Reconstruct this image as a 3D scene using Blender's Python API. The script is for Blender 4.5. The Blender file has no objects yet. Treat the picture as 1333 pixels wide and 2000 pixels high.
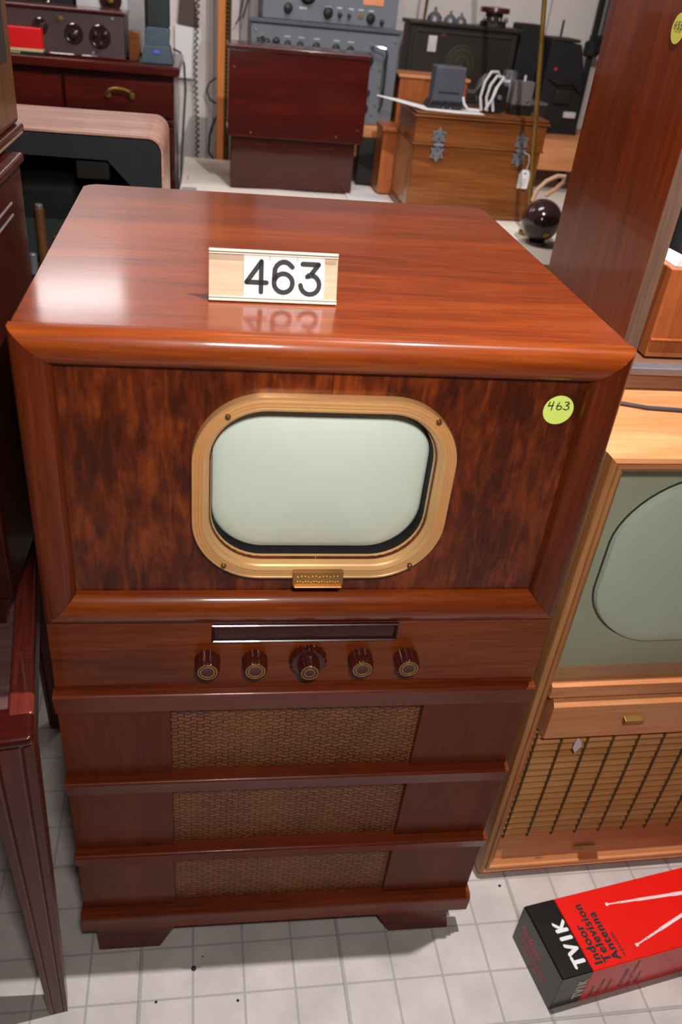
import bpy, bmesh, math, random
from mathutils import Vector, Matrix, Euler
random.seed(7)
SC = bpy.context.scene
COL = SC.collection
PI = math.pi

# ------------------------------------------------------------------ camera
cd = bpy.data.cameras.new('camera'); cam = bpy.data.objects.new('camera', cd); COL.objects.link(cam)
cam.location = (0.1963, -0.7968, 1.437)
cam.rotation_euler = (0.9809, -0.0835, -0.1103)
cd.sensor_fit = 'VERTICAL'; cd.sensor_height = 36.0; cd.lens = 1604.03 / 2000 * 36
cd.shift_x = 0.02038; cd.shift_y = 0.0093; cd.clip_start = 0.02
cd.dof.use_dof = True; cd.dof.focus_distance = 1.12; cd.dof.aperture_fstop = 5.0
SC.camera = cam
# ------------------------------------------------------------------ light
w = bpy.data.worlds.new('world'); SC.world = w; w.use_nodes = True
w.node_tree.nodes['Background'].inputs[0].default_value = (0.8, 0.85, 1, 1)
w.node_tree.nodes['Background'].inputs[1].default_value = 0.03
def area(name, loc, target, sx, sy, power, color, shape='RECTANGLE'):
    l = bpy.data.lights.new(name, 'AREA'); l.shape = shape; l.size = sx
    if shape == 'RECTANGLE': l.size_y = sy
    l.energy = power; l.color = color
    o = bpy.data.objects.new(name, l); COL.objects.link(o); o.location = loc
    o.rotation_euler = (Vector(target) - Vector(loc)).to_track_quat('-Z', 'Y').to_euler()
    return o
area('ceiling_spot', (0.74, 0.036, 2.44), (0.55, 0.1, 0), 0.014, 0.1, 46, (1, 0.97, 0.94), 'DISK')
fl_ = area('flash', (0.28, -0.88, 1.74), (0.34, 0.1, 1.02), 0.14, 0.09, 5.5, (1, 0.95, 0.9)); fl_.data.spread = math.radians(105)
area('tube_lamp', (-0.33, 2.30, 1.90), (0.1, 0.2, 1.1), 0.42, 0.10, 1.3, (1, 0.97, 0.97))
area('background_fill', (0.6, 1.25, 2.42), (0.6, 2.2, 0.9), 0.7, 0.3, 11.5, (1, 0.96, 0.92))  # added fill, no fixture: brightens the objects at the back
area('wall_fill', (-0.55, 1.95, 2.40), (-0.45, 2.6, 1.75), 0.5, 0.15, 7, (1, 0.96, 0.95))  # added fill aimed at the upper left wall, brightens its reflection
SC.view_settings.view_transform = 'Standard'
try: SC.view_settings.look = 'None'
except Exception: pass
SC.view_settings.exposure = -0.12; SC.view_settings.gamma = 1.0; SC.view_settings.use_curve_mapping = False

# ------------------------------------------------------------------ materials
def L(r, g, b):
    f = lambda c: (c/255/12.92) if c/255 <= 0.04045 else ((c/255+0.055)/1.055)**2.4
    return (f(r), f(g), f(b), 1)
def base_mat(name):
    m = bpy.data.materials.new(name); m.use_nodes = True
    return m, m.node_tree, m.node_tree.nodes['Principled BSDF']
def setp(b, **k):
    for n, v in k.items():
        b.inputs[n.replace('_', ' ')].default_value = v
def N(nt, t, **k):
    n = nt.nodes.new(t)
    for a, v in k.items(): setattr(n, a, v)
    return n
def ramp(nt, fac, stops):
    r = N(nt, 'ShaderNodeValToRGB'); e = r.color_ramp.elements
    e[0].position, e[0].color = stops[0]; e[1].position, e[1].color = stops[-1]
    for p, c in stops[1:-1]:
        x = e.new(p); x.color = c
    nt.links.new(fac, r.inputs[0]); return r.outputs[0]
def noise(nt, vec, scale, detail=4, rough=0.6, dist=0):
    n = N(nt, 'ShaderNodeTexNoise'); n.inputs['Scale'].default_value = scale
    n.inputs['Detail'].default_value = detail; n.inputs['Roughness'].default_value = rough
    n.inputs['Distortion'].default_value = dist; nt.links.new(vec, n.inputs['Vector'])
    return n.outputs[0]
def coords(nt, scale=(1, 1, 1), rot=(0, 0, 0), loc=(0, 0, 0)):
    t = N(nt, 'ShaderNodeTexCoord'); m = N(nt, 'ShaderNodeMapping')
    m.inputs['Scale'].default_value = scale; m.inputs['Rotation'].default_value = rot; m.inputs['Location'].default_value = loc
    nt.links.new(t.outputs['Object'], m.inputs['Vector']); return m.outputs[0]
def math_(nt, op, a, b=None, c=None):
    n = N(nt, 'ShaderNodeMath', operation=op)
    for i, v in enumerate((a, b, c)):
        if v is None: continue
        if isinstance(v, (int, float)): n.inputs[i].default_value = v
        else: nt.links.new(v, n.inputs[i])
    return n.outputs[0]
def mixc(nt, fac, a, b):
    n = N(nt, 'ShaderNodeMix', data_type='RGBA')
    for s, v in ((n.inputs[0], fac), (n.inputs[6], a), (n.inputs[7], b)):
        if isinstance(v, (int, float)): s.default_value = v
        elif isinstance(v, tuple): s.default_value = v
        else: nt.links.new(v, s)
    return n.outputs[2]
def bump(nt, b, h, strength=0.1, dist=0.001):
    n = N(nt, 'ShaderNodeBump'); n.inputs['Strength'].default_value = strength; n.inputs['Distance'].default_value = dist
    nt.links.new(h, n.inputs['Height']); nt.links.new(n.outputs[0], b.inputs['Normal'])
def plain(name, col, rough=0.5, metal=0, coat=0, var=0.12, spec=0.5, trans=0, **k):
    m, nt, b = base_mat(name)
    v = noise(nt, coords(nt), 14, 3)
    dark = tuple(c*(1-var) for c in col[:3]) + (1,); lite = tuple(min(1, c*(1+var)) for c in col[:3]) + (1,)
    nt.links.new(ramp(nt, v, [(0.3, dark), (0.7, lite)]), b.inputs['Base Color'])
    setp(b, Roughness=rough, Metallic=metal, Coat_Weight=coat, Specular_IOR_Level=spec, Transmission_Weight=trans, **k)
    return m
def wood(name, dark, mid, light, axis='X', fine=260, broad=9, rough=0.35, coat=0.5, coatr=0.08, figure=0.0, wear=0.0, seed=0.0, spec=0.18):
    m, nt, b = base_mat(name)
    st = {'X': (0.05, 1, 1), 'Y': (1, 0.05, 1), 'Z': (1, 1, 0.05)}[axis]
    c1 = coords(nt, st, loc=(seed, seed*1.7, seed*0.6)); c2 = coords(nt, tuple(0.12 if s < 1 else 1 for s in st), loc=(seed, 0, seed))
    f = noise(nt, c1, fine, 5, 0.65, 0.3); g = noise(nt, c2, broad, 4, 0.6, 1.2)
    s = math_(nt, 'ADD', math_(nt, 'MULTIPLY', f, 0.42), math_(nt, 'MULTIPLY', g, 0.58))
    col = ramp(nt, s, [(0.36, dark), (0.5, mid), (0.64, light)])
    if figure:
        p = noise(nt, coords(nt, (1, 1, 0.22), loc=(3, 0, seed)), 88, 4, 0.55, 0.8)
        q = noise(nt, coords(nt, (1, 1, 0.7)), 15, 4, 0.6, 0.8)
        ff = math_(nt, 'MULTIPLY', math_(nt, 'ADD', p, math_(nt, 'MULTIPLY', q, 1.0)), 0.62)
        fc = ramp(nt, ff, [(0.50, dark), (0.62, mid), (0.80, light)])
        col = mixc(nt, figure, col, fc)
    if wear:
        ws = noise(nt, coords(nt, (0.35, 1.0, 1.0)), 22, 6, 0.7)
        wm = ramp(nt, ws, [(0.62, (0, 0, 0, 1)), (0.72, (1, 1, 1, 1))])
        col = mixc(nt, math_(nt, 'MULTIPLY', wm, wear), col, tuple(min(1, c*1.5+0.03) for c in light[:3]) + (1,))
    nt.links.new(col, b.inputs['Base Color'])
    setp(b, Roughness=rough, Coat_Weight=coat, Coat_Roughness=coatr*0.8, Specular_IOR_Level=spec)
    bump(nt, b, f, 0.06, 0.0006)
    return m
M = {}
M['top_wood'] = wood('reddish_veneer_top', L(84, 29, 7), L(116, 45, 12), L(142, 62, 20), 'X', 200, 7, 0.34, 0.75, 0.17, wear=0.12)
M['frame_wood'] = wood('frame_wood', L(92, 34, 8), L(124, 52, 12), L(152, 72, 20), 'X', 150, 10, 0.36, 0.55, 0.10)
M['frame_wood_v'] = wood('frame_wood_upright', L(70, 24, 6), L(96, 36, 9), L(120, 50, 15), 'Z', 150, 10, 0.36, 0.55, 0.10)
M['veneer'] = wood('figured_walnut', L(56, 18, 5), L(86, 31, 8), L(132, 58, 15), 'Z', 170, 8, 0.30, 0.75, 0.07, figure=0.85)
M['panel_wood'] = wood('control_panel_wood', L(84, 30, 6), L(112, 46, 10), L(138, 64, 18), 'X', 220, 9, 0.38, 0.45, 0.12)
M['lower_wood'] = wood('lower_mahogany', L(92, 34, 14), L(110, 44, 20), L(128, 56, 26), 'X', 240, 6, 0.34, 0.12, 0.12)
M['lower_side'] = wood('lower_side_mahogany', L(86, 34, 18), L(100, 42, 22), L(116, 50, 28), 'Z', 240, 6, 0.40, 0.12, 0.15, spec=0.12)
M['body_side'] = wood('cabinet_side_wood', L(70, 24, 8), L(96, 36, 12), L(120, 48, 18), 'Z', 200, 7, 0.4, 0.4, 0.12)
M['foot_wood'] = wood('foot_wood', L(60, 20, 10), L(84, 30, 14), L(104, 38, 18), 'X', 160, 8, 0.45, 0.3)
M['tall_wood'] = wood('tall_cabinet_wood', L(88, 32, 5), L(120, 48, 10), L(144, 64, 16), 'Z', 160, 7, 0.38, 0.22, 0.08, seed=4, spec=0.1)
M['tall_edge'] = wood('aged_board_edge', L(92, 70, 58), L(112, 86, 72), L(128, 100, 84), 'Z', 200, 12, 0.8, 0.0)
M['mahogany'] = wood('red_mahogany', L(52, 10, 7), L(72, 15, 10), L(92, 24, 14), 'X', 200, 6, 0.30, 0.6, 0.14, seed=2)
M['mahogany_dark'] = wood('dark_red_mahogany', L(42, 10, 7), L(58, 14, 10), L(76, 22, 14), 'X', 200, 6, 0.30, 0.6, 0.10, seed=5)
M['mahogany_leg'] = wood('worn_mahogany', L(66, 22, 14), L(86, 30, 20), L(108, 42, 30), 'Z', 120, 9, 0.34, 0.5, 0.12, wear=0.2, seed=6)
M['table_rim'] = wood('worn_rim', L(84, 30, 24), L(112, 44, 36), L(150, 84, 72), 'Y', 120, 9, 0.32, 0.5, 0.10, wear=0.45, seed=6)
M['dusty_panel'] = wood('dusty_mahogany', L(76, 50, 50), L(92, 64, 64), L(112, 84, 84), 'X', 90, 8, 0.45, 0.2, 0.2, wear=0.3, seed=12)
M['dark_cab'] = wood('very_dark_wood', L(44, 14, 8), L(58, 20, 10), L(74, 26, 12), 'Z', 160, 6, 0.35, 0.5, 0.12, seed=1)
M['brown_cab'] = wood('brown_radio_wood', L(58, 32, 14), L(76, 44, 20), L(96, 58, 28), 'Z', 160, 6, 0.4, 0.4, 0.15, seed=3)
M['blond'] = wood('blond_wood', L(188, 118, 74), L(206, 136, 88), L(222, 156, 108), 'X', 160, 9, 0.42, 0.3, 0.2)
M['blond_v'] = wood('blond_wood_upright', L(154, 98, 52), L(180, 122, 72), L(204, 148, 98), 'Z', 160, 12, 0.45, 0.25, 0.2)
M['blond_slat'] = wood('blond_slats', L(190, 132, 78), L(208, 150, 94), L(224, 170, 116), 'X', 160, 14, 0.5, 0.15, 0.2)
M['peach'] = wood('orange_pine', L(196, 124, 80), L(214, 142, 94), L(228, 160, 112), 'X', 120, 8, 0.55, 0.1, 0.3)
M['post'] = wood('orange_post_wood', L(190, 108, 50), L(214, 132, 68), L(232, 154, 88), 'Z', 120, 8, 0.5, 0.2, 0.3)
M['chest'] = wood('chest_oak', L(96, 52, 22), L(124, 70, 32), L(148, 92, 46), 'X', 150, 9, 0.38, 0.4, 0.15, seed=8)
M['chest_side'] = wood('chest_side_oak', L(130, 86, 54), L(158, 110, 74), L(180, 132, 94), 'Z', 150, 9, 0.32, 0.5, 0.12, seed=8)
M['radio_wood'] = wood('orange_box_wood', L(150, 78, 40), L(172, 96, 52), L(190, 112, 64), 'Z', 110, 18, 0.45, 0.3, 0.2, seed=9)
M['walnut_dull'] = wood('dull_walnut', L(104, 72, 56), L(128, 92, 74), L(150, 114, 94), 'X', 150, 9, 0.4, 0.4, 0.2, seed=9)
M['desk'] = wood('desk_red_wood', L(52, 12, 8), L(70, 18, 12), L(90, 26, 16), 'X', 150, 6, 0.32, 0.5, 0.14, seed=3)
M['sheen_top'] = wood('pink_brown_sheen', L(150, 100, 80), L(186, 140, 124), L(214, 180, 170), 'X', 90, 8, 0.40, 0.5, 0.25, wear=0.3, seed=11)  # pale pink tones paint the white wall's reflection into the colour
M['gold'] = plain('gold_enamel', L(230, 178, 118), 0.32, 0.45, 0.2, 0.04)
M['gold_plate'] = plain('brass_plate', L(186, 132, 78), 0.42, 0.7, 0, 0.25)
M['gold_thin'] = plain('gold_ring', L(190, 150, 70), 0.4, 0.6, 0, 0.1)
M['brass'] = plain('aged_brass', L(150, 118, 60), 0.38, 0.8, 0, 0.3)
M['screw'] = plain('dark_screw', L(120, 88, 52), 0.45, 0.7, 0, 0.2)
M['phosphor'] = plain('phosphor_screen', L(204, 216, 202), 0.5, 0, 0.25, 0.015)
M['phosphor_grey'] = plain('grey_phosphor', L(220, 226, 216), 0.5, 0, 0.2, 0.02)
M['mask_green'] = plain('grey_green_mask', L(196, 192, 172), 0.6, 0, 0, 0.04)
M['black'] = plain('matte_black', L(20, 19, 20), 0.7, 0, 0, 0.1)
M['black_gloss'] = plain('black_plastic', L(30, 28, 30), 0.32, 0, 0, 0.1)
M['blueblack'] = plain('blue_black_panel', L(17, 19, 24), 0.8, 0, 0, 0.1)
M['knob'] = plain('maroon_bakelite', L(72, 26, 20), 0.22, 0, 0.3, 0.3)
M['bakelite'] = plain('dark_bakelite', L(52, 32, 34), 0.14, 0, 0.5, 0.1)
M['dial'] = plain('dial_window_plastic', L(52, 18, 12), 0.3, 0, 0.15, 0.2)
M['dial_mark'] = plain('dial_marking', L(104, 46, 28), 0.5)
M['yellow'] = plain('yellow_green_paper', L(222, 246, 116), 0.7, 0, 0, 0.01)
M['yellow2'] = plain('yellow_paper', L(226, 226, 96), 0.7, 0, 0, 0.02)
M['ink'] = plain('black_ink', L(28, 28, 30), 0.7, 0, 0, 0.02)
M['ink_green'] = plain('dark_green_ink', L(56, 66, 28), 0.7, 0, 0, 0.02)
M['paper'] = plain('white_paper', L(236, 234, 236), 0.7, 0, 0, 0.02)
M['placard_w'] = plain('placard_lip', L(214, 200, 184), 0.45, 0, 0, 0.03)
M['placard'] = wood('placard_woodgrain', L(178, 146, 118), L(196, 168, 142), L(210, 188, 166), 'X', 220, 20, 0.5, 0.1)
M['cloth'] = plain('white_tablecloth', L(240, 228, 216), 0.85, 0, 0, 0.05)
M['cloth_grey'] = plain('lilac_grey_cloth', L(150, 146, 158), 0.85, 0, 0, 0.08)
M['wall'] = plain('off_white_wall', L(226, 214, 212), 0.8, 0, 0, 0.03)
M['wall_dim'] = plain('brown_panelled_wall', L(104, 84, 74), 0.8, 0, 0, 0.1)
M['ceil'] = plain('ceiling_white', L(140, 134, 130), 0.85, 0, 0, 0.03)
M['groove'] = plain('grey_groove', L(150, 142, 142), 0.8)
M['rack_grey'] = plain('grey_enamel', L(112, 118, 126), 0.45, 0, 0, 0.06)
M['rack_edge'] = plain('grey_enamel_edge', L(84, 90, 98), 0.5, 0, 0, 0.06)
M['chrome'] = plain('chrome', L(215, 215, 220), 0.18, 1, 0, 0.05)
M['steel'] = plain('dull_steel', L(140, 142, 150), 0.45, 0.7, 0, 0.25)
M['label_orange'] = plain('orange_label', L(236, 150, 110), 0.6)
M['label_white'] = plain('white_label', L(206, 202, 206), 0.6)
M['box_red'] = plain('red_card', L(236, 22, 14), 0.32, 0, 0.2, 0.02)
M['box_black'] = plain('black_card', L(18, 16, 18), 0.32, 0, 0.2, 0.05)
M['box_side'] = plain('dull_red_card', L(226, 24, 26), 0.5, 0, 0.0, 0.02)
M['red_script'] = plain('red_print', L(200, 30, 36), 0.4)
M['ivory_print'] = plain('ivory_print', L(214, 206, 186), 0.4)
M['pink_print'] = plain('pale_pink_print', L(250, 214, 218), 0.4)
M['battery_red'] = plain('battery_red', L(240, 16, 22), 0.45)
M['cream'] = plain('cream_band', L(226, 200, 150), 0.5)
M['navy'] = plain('navy_card', L(28, 40, 44), 0.5)
M['radio_metal'] = plain('brown_metal_panel', L(86, 68, 70), 0.45, 0.2, 0.1, 0.12)
M['radio_dark'] = plain('dark_umber_panel', L(34, 28, 22), 0.5, 0, 0.1, 0.25)
M['bluegrey'] = plain('blue_grey_plastic', L(74, 90, 104), 0.5, 0, 0, 0.1)
M['blue_dot'] = plain('blue_sticker', L(60, 120, 220), 0.5)
M['adapter'] = plain('charcoal_plastic', L(74, 76, 86), 0.45, 0, 0, 0.05)
M['grey_box'] = plain('taupe_grey_plastic', L(104, 98, 98), 0.5, 0, 0, 0.05)
M['cable_white'] = plain('white_cable', L(206, 202, 206), 0.45)
M['cable_dark'] = plain('dark_cable', L(66, 62, 64), 0.5)
M['strap'] = plain('tan_strap', L(196, 152, 122), 0.6)
M['amber'] = plain('amber_capacitor', L(84, 48, 14), 0.6, 0, 0.2)
M['greygreen'] = plain('grey_green_metal', L(34, 40, 38), 0.7, 0.2)
M['olive'] = plain('olive_brown', L(48, 42, 26), 0.6)
M['maroon'] = plain('maroon_lacquer', L(84, 32, 30), 0.25, 0, 0.4, 0.1)
M['cord_brown'] = plain('brown_green_cord', L(84, 66, 26), 0.8)
M['card_brown'] = plain('brown_card', L(86, 70, 60), 0.7)
M['dark_trim'] = plain('bronze_trim', L(150, 126, 100), 0.35, 0.6)
M['silver_line'] = plain('silver_inlay', L(200, 190, 190), 0.3, 0.7)

def glass_mat():
    m, nt, b = base_mat('tinted_safety_glass')
    out = nt.nodes['Material Output']; nt.nodes.remove(b)
    t = N(nt, 'ShaderNodeBsdfTransparent'); t.inputs[0].default_value = (0.92, 0.95, 0.92, 1)
    g = N(nt, 'ShaderNodeBsdfGlossy'); g.inputs['Roughness'].default_value = 0.04
    mx = N(nt, 'ShaderNodeMixShader')
    mx.inputs[0].default_value = 0.05; nt.links.new(t.outputs[0], mx.inputs[1]); nt.links.new(g.outputs[0], mx.inputs[2])
    nt.links.new(mx.outputs[0], out.inputs[0]); return m
M['glass'] = glass_mat()
def tile_mat():
    m, nt, b = base_mat('white_vinyl_tile')
    p = 0.0865
    c = coords(nt, (1, 1, 1), rot=(0, 0, math.radians(-0.9)))
    s = N(nt, 'ShaderNodeSeparateXYZ'); nt.links.new(c, s.inputs[0])
    def line(v, off, per, wd):
        fr = math_(nt, 'FRACT', math_(nt, 'ADD', math_(nt, 'DIVIDE', math_(nt, 'SUBTRACT', v, off), per), 50.5))
        d = math_(nt, 'ABSOLUTE', math_(nt, 'SUBTRACT', fr, 0.5))
        return math_(nt, 'LESS_THAN', d, wd/per/2)
    a = math_(nt, 'MAXIMUM', line(s.outputs[0], 0.0925, p, 0.0042), line(s.outputs[1], -0.0085, p, 0.0038))
    h = math_(nt, 'MAXIMUM', line(s.outputs[0], 0.089, p*4, 0.0022), line(s.outputs[1], -0.0985-p, p*4, 0.0018))
    n1 = noise(nt, c, 9, 5, 0.6); n2 = noise(nt, c, 90, 3, 0.6)
    basec = ramp(nt, n1, [(0.3, L(186, 178, 174)), (0.7, L(212, 203, 199))])
    col = mixc(nt, math_(nt, 'MULTIPLY', a, 0.62), basec, L(148, 142, 140))
    col = mixc(nt, math_(nt, 'MULTIPLY', h, 0.6), col, L(104, 96, 92))
    sp = ramp(nt, n2, [(0.70, (0, 0, 0, 1)), (0.76, (1, 1, 1, 1))])
    col = mixc(nt, math_(nt, 'MULTIPLY', sp, 0.25), col, L(120, 112, 104))
    nt.links.new(col, b.inputs['Base Color']); setp(b, Roughness=0.42)
    return m
M['tile'] = tile_mat()
def grille_mat():
    m, nt, b = base_mat('patterned_grille_cloth')
    t = N(nt, 'ShaderNodeTexCoord'); s = N(nt, 'ShaderNodeSeparateXYZ'); nt.links.new(t.outputs['Object'], s.inputs[0])
    wz = math_(nt, 'MULTIPLY', math_(nt, 'SINE', math_(nt, 'MULTIPLY', s.outputs[0], 2*PI/0.0180)), 0.0016)
    cx = N(nt, 'ShaderNodeCombineXYZ'); nt.links.new(s.outputs[0], cx.inputs[0]); nt.links.new(math_(nt, 'ADD', s.outputs[2], wz), cx.inputs[1])
    br = N(nt, 'ShaderNodeTexBrick'); nt.links.new(cx.outputs[0], br.inputs[0])
    br.offset = 0.5
    br.inputs['Scale'].default_value = 1; br.inputs['Brick Width'].default_value = 0.0180; br.inputs['Row Height'].default_value = 0.0070
    br.inputs['Mortar Size'].default_value = 0.0010; br.inputs['Mortar Smooth'].default_value = 0.3
    br.inputs['Color1'].default_value = L(150, 92, 54); br.inputs['Color2'].default_value = L(126, 74, 42); br.inputs['Mortar'].default_value = L(44, 18, 8)
    n = noise(nt, coords(nt, (0.3, 1, 1)), 500, 2)
    n2 = noise(nt, coords(nt), 12, 3)
    col = mixc(nt, math_(nt, 'MULTIPLY', n, 0.35), br.outputs[0], L(84, 46, 26))
    col = mixc(nt, math_(nt, 'MULTIPLY', ramp(nt, n2, [(0.45, (0, 0, 0, 1)), (0.7, (1, 1, 1, 1))]), 0.35), col, L(140, 96, 48))
    nt.links.new(col, b.inputs['Base Color']); setp(b, Roughness=0.6)
    bump(nt, b, br.outputs[1], -0.4, 0.001)
    return m
M['grille'] = grille_mat()

# ------------------------------------------------------------------ mesh helpers
class MB:
    def __init__(s): s.bm = bmesh.new(); s.mi = 0
    def box(s, x0, x1, y0, y1, z0, z1, bev=0.0, seg=2, mx=None):
        t = bmesh.new(); bmesh.ops.create_cube(t, size=1)
        for v in t.verts: v.co = Vector(((x0+x1)/2 + v.co.x*(x1-x0), (y0+y1)/2 + v.co.y*(y1-y0), (z0+z1)/2 + v.co.z*(z1-z0)))
        if bev > 0: bmesh.ops.bevel(t, geom=t.edges[:], offset=bev, segments=seg, profile=0.5, affect='EDGES')
        if mx is not None: t.transform(mx)
        return s.merge(t)
    def merge(s, t):
        me = bpy.data.meshes.new('t'); t.to_mesh(me); t.free()
        n0 = len(s.bm.faces); s.bm.from_mesh(me); bpy.data.meshes.remove(me)
        s.bm.faces.ensure_lookup_table()
        for f in s.bm.faces[n0:]: f.material_index = s.mi
        return s
    def loft(s, rings, closed=True, cap0=False, cap1=False, closed_ring_path=False):
        vs = [[s.bm.verts.new(p) for p in r] for r in rings]
        n = len(rings[0])
        m = len(vs)
        for i in range(m if closed_ring_path else m-1):
            a, b = vs[i], vs[(i+1) % m]
            for j in range(n if closed else n-1):
                k = (j+1) % n
                f = s.bm.faces.new((a[j], a[k], b[k], b[j])); f.material_index = s.mi
        if cap0: s.bm.faces.new(list(reversed(vs[0]))).material_index = s.mi
        if cap1: s.bm.faces.new(vs[-1]).material_index = s.mi
        return s
    def tube(s, pts, r, n=8, caps=True, closed=False):
        pts = [Vector(p) for p in pts]; m = len(pts)
        rs = r if isinstance(r, (list, tuple)) else [r]*m
        T = []
        for i in range(m):
            if closed: d = pts[(i+1) % m]-pts[i-1]
            else: d = pts[min(i+1, m-1)]-pts[max(i-1, 0)]
            T.append(d.normalized())
        u = T[0].orthogonal().normalized(); rings = []
        for i in range(m):
            u = (u - T[i]*u.dot(T[i])).normalized(); v = T[i].cross(u)
            rings.append([pts[i]+(u*math.cos(2*PI*k/n)+v*math.sin(2*PI*k/n))*rs[i] for k in range(n)])
        return s.loft(rings, True, caps and not closed, caps and not closed, closed)
    def lathe(s, prof, n=24, mx=Matrix(), flute=0, amp=0.0, flo=None):
        # profile (radius, height) about local z
        rings = []
        for i, (r, h) in enumerate(prof):
            rr = []
            for k in range(n):
                a = 2*PI*k/n; q = r
                if flute and (flo is None or flo[0] <= i <= flo[1]): q = r*(1+amp*math.cos(flute*a))
                rr.append(mx @ Vector((q*math.cos(a), q*math.sin(a), h)))
            rings.append(rr)
        return s.loft(rings, True, prof[0][0] > 1e-5, prof[-1][0] > 1e-5)
    def cyl(s, c, r, h, axis='Z', n=24, bev=0.0):
        mx = Matrix.Translation(c) @ {'Z': Matrix(), 'Y': Matrix.Rotation(PI/2, 4, 'X'), 'X': Matrix.Rotation(PI/2, 4, 'Y')}[axis]
        if bev: return s.lathe([(r-bev, 0), (r, bev), (r, h-bev), (r-bev, h)], n, mx)
        return s.lathe([(r, 0), (r, h)], n, mx)
    def prism(s, poly, a, b, axis='Y', bev=0.0):
        # poly in the other two axes, extruded from a to b
        def P(p, t): return {'Y': (p[0], t, p[1]), 'X': (t, p[0], p[1]), 'Z': (p[0], p[1], t)}[axis]
        t = bmesh.new(); v0 = [t.verts.new(P(p, a)) for p in poly]; v1 = [t.verts.new(P(p, b)) for p in poly]
        t.faces.new(v0); t.faces.new(list(reversed(v1))); n = len(poly)
        for i in range(n): t.faces.new((v0[i], v1[i], v1[(i+1) % n], v0[(i+1) % n]))
        bmesh.ops.recalc_face_normals(t, faces=t.faces[:])
        if bev: bmesh.ops.bevel(t, geom=t.edges[:], offset=bev, segments=2, profile=0.5, affect='EDGES')
        return s.merge(t)
    def ribbon(s, pts, wd, mx, th=0.0006, steps=True):
        # rounded stroke drawn in local xy plane, small thickness in z
        pts = [Vector((p[0], p[1])) for p in pts]; hw = wd/2; n = len(pts); lft = []; rgt = []
        for i in range(n):
            d = (pts[min(i+1, n-1)]-pts[max(i-1, 0)]).normalized(); nn = Vector((-d.y, d.x))
            k = 1.0
            if 0 < i < n-1:
                d1 = (pts[i]-pts[i-1]).normalized(); k = 1/max(0.5, abs(d1.dot(d)))
            lft.append(pts[i]+nn*hw*k); rgt.append(pts[i]-nn*hw*k)
        for i in range(n-1):
            q = [lft[i], rgt[i], rgt[i+1], lft[i+1]]
            s._plate(q, mx, th)
        for e in (pts[0], pts[-1]):
            s._plate([e+Vector((math.cos(a), math.sin(a)))*hw for a in [2*PI*k/12 for k in range(12)]], mx, th*1.05)
        return s
    def _plate(s, q, mx, th):
        t = bmesh.new()
        a = [t.verts.new(mx @ Vector((p.x, p.y, 0))) for p in q]; b = [t.verts.new(mx @ Vector((p.x, p.y, th))) for p in q]
        t.faces.new(a); t.faces.new(list(reversed(b))); n = len(q)
        for i in range(n): t.faces.new((a[i], b[i], b[(i+1) % n], a[(i+1) % n]))
        bmesh.ops.recalc_face_normals(t, faces=t.faces[:]); return s.merge(t)
    def text(s, txt, size, mx, ext=0.0004, off=0.0, align='LEFT', spacing=1.0, sx=1.0, shear=0.0):
        if off > 0:
            k = 0
            for dx, dy in ((0, 0), (off, 0), (-off, 0), (0, off*.6), (0, -off*.6)):
                s.text(txt, size, mx @ Matrix.Translation((dx, dy, 0.00002*k)), ext, 0, align, spacing, sx, shear); k += 1
            return s
        c = bpy.data.curves.new('txt', 'FONT'); c.body = txt; c.size = size; c.extrude = ext; c.offset = off
        c.align_x = align; c.space_character = spacing; c.shear = shear
        o = bpy.data.objects.new('txt', c); COL.objects.link(o)
        dg = bpy.context.evaluated_depsgraph_get(); me = bpy.data.meshes.new_from_object(o.evaluated_get(dg))
        t = bmesh.new(); t.from_mesh(me); t.transform(mx @ Matrix.Diagonal((sx, 1, 1, 1)))
        bpy.data.objects.remove(o); bpy.data.curves.remove(c); bpy.data.meshes.remove(me)
        return s.merge(t)

def xf(root):
    return Matrix.LocRotScale(root.location, root.rotation_euler, None)
def obj(name, mb, mat, parent=None, local=False, smooth=True, label=None, rec=True):
    """links mb as one mesh object; world coordinates are baked into the root's frame unless local"""
    bm = mb.bm
    root = parent
    while root is not None and root.parent is not None: root = root.parent
    if rec: bmesh.ops.recalc_face_normals(bm, faces=bm.faces[:])
    if root is not None and not local: bm.transform(xf(root).inverted())
    me = bpy.data.meshes.new(name); bm.to_mesh(me); bm.free()
    for m_ in (mat if isinstance(mat, (list, tuple)) else [mat]): me.materials.append(M[m_] if isinstance(m_, str) else m_)
    if smooth:
        for p in me.polygons: p.use_smooth = True
        try: me.set_sharp_from_angle(angle=math.radians(35))
        except Exception: pass
    o = bpy.data.objects.new(name, me); COL.objects.link(o)
    if smooth and len(me.polygons) < 30000:
        wn = o.modifiers.new('weighted_normal', 'WEIGHTED_NORMAL'); wn.keep_sharp = True; wn.weight = 60
    if parent is not None: o.parent = parent
    if label: o['label'] = label
    return o
def thing(name, label, cat, loc=(0, 0, 0), rotz=0, group=None, rot=None):
    o = bpy.data.objects.new(name, None); COL.objects.link(o); o.empty_display_size = 0.05
    o.location = loc; o.rotation_euler = rot if rot else (0, 0, rotz)
    o['label'] = label; o['category'] = cat
    if group: o['group'] = group
    return o
def tag(o, label, cat, group=None):
    o['label'] = label; o['category'] = cat
    if group: o['group'] = group
    return o
def structure(name, mb, mat):
    o = obj(name, mb, mat); o['kind'] = 'structure'; return o
def rrect(cx, cz, w_, h_, r, y, n=10):
    pts = []
    for (sx, sz, a0) in ((1, 1, 0), (-1, 1, 90), (-1, -1, 180), (1, -1, 270)):
        for k in range(n+1):
            a = math.radians(a0+90*k/n)
            pts.append(Vector((cx+sx*(w_/2-r)+r*math.cos(a), y, cz+sz*(h_/2-r)+r*math.sin(a))))
    return pts
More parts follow.
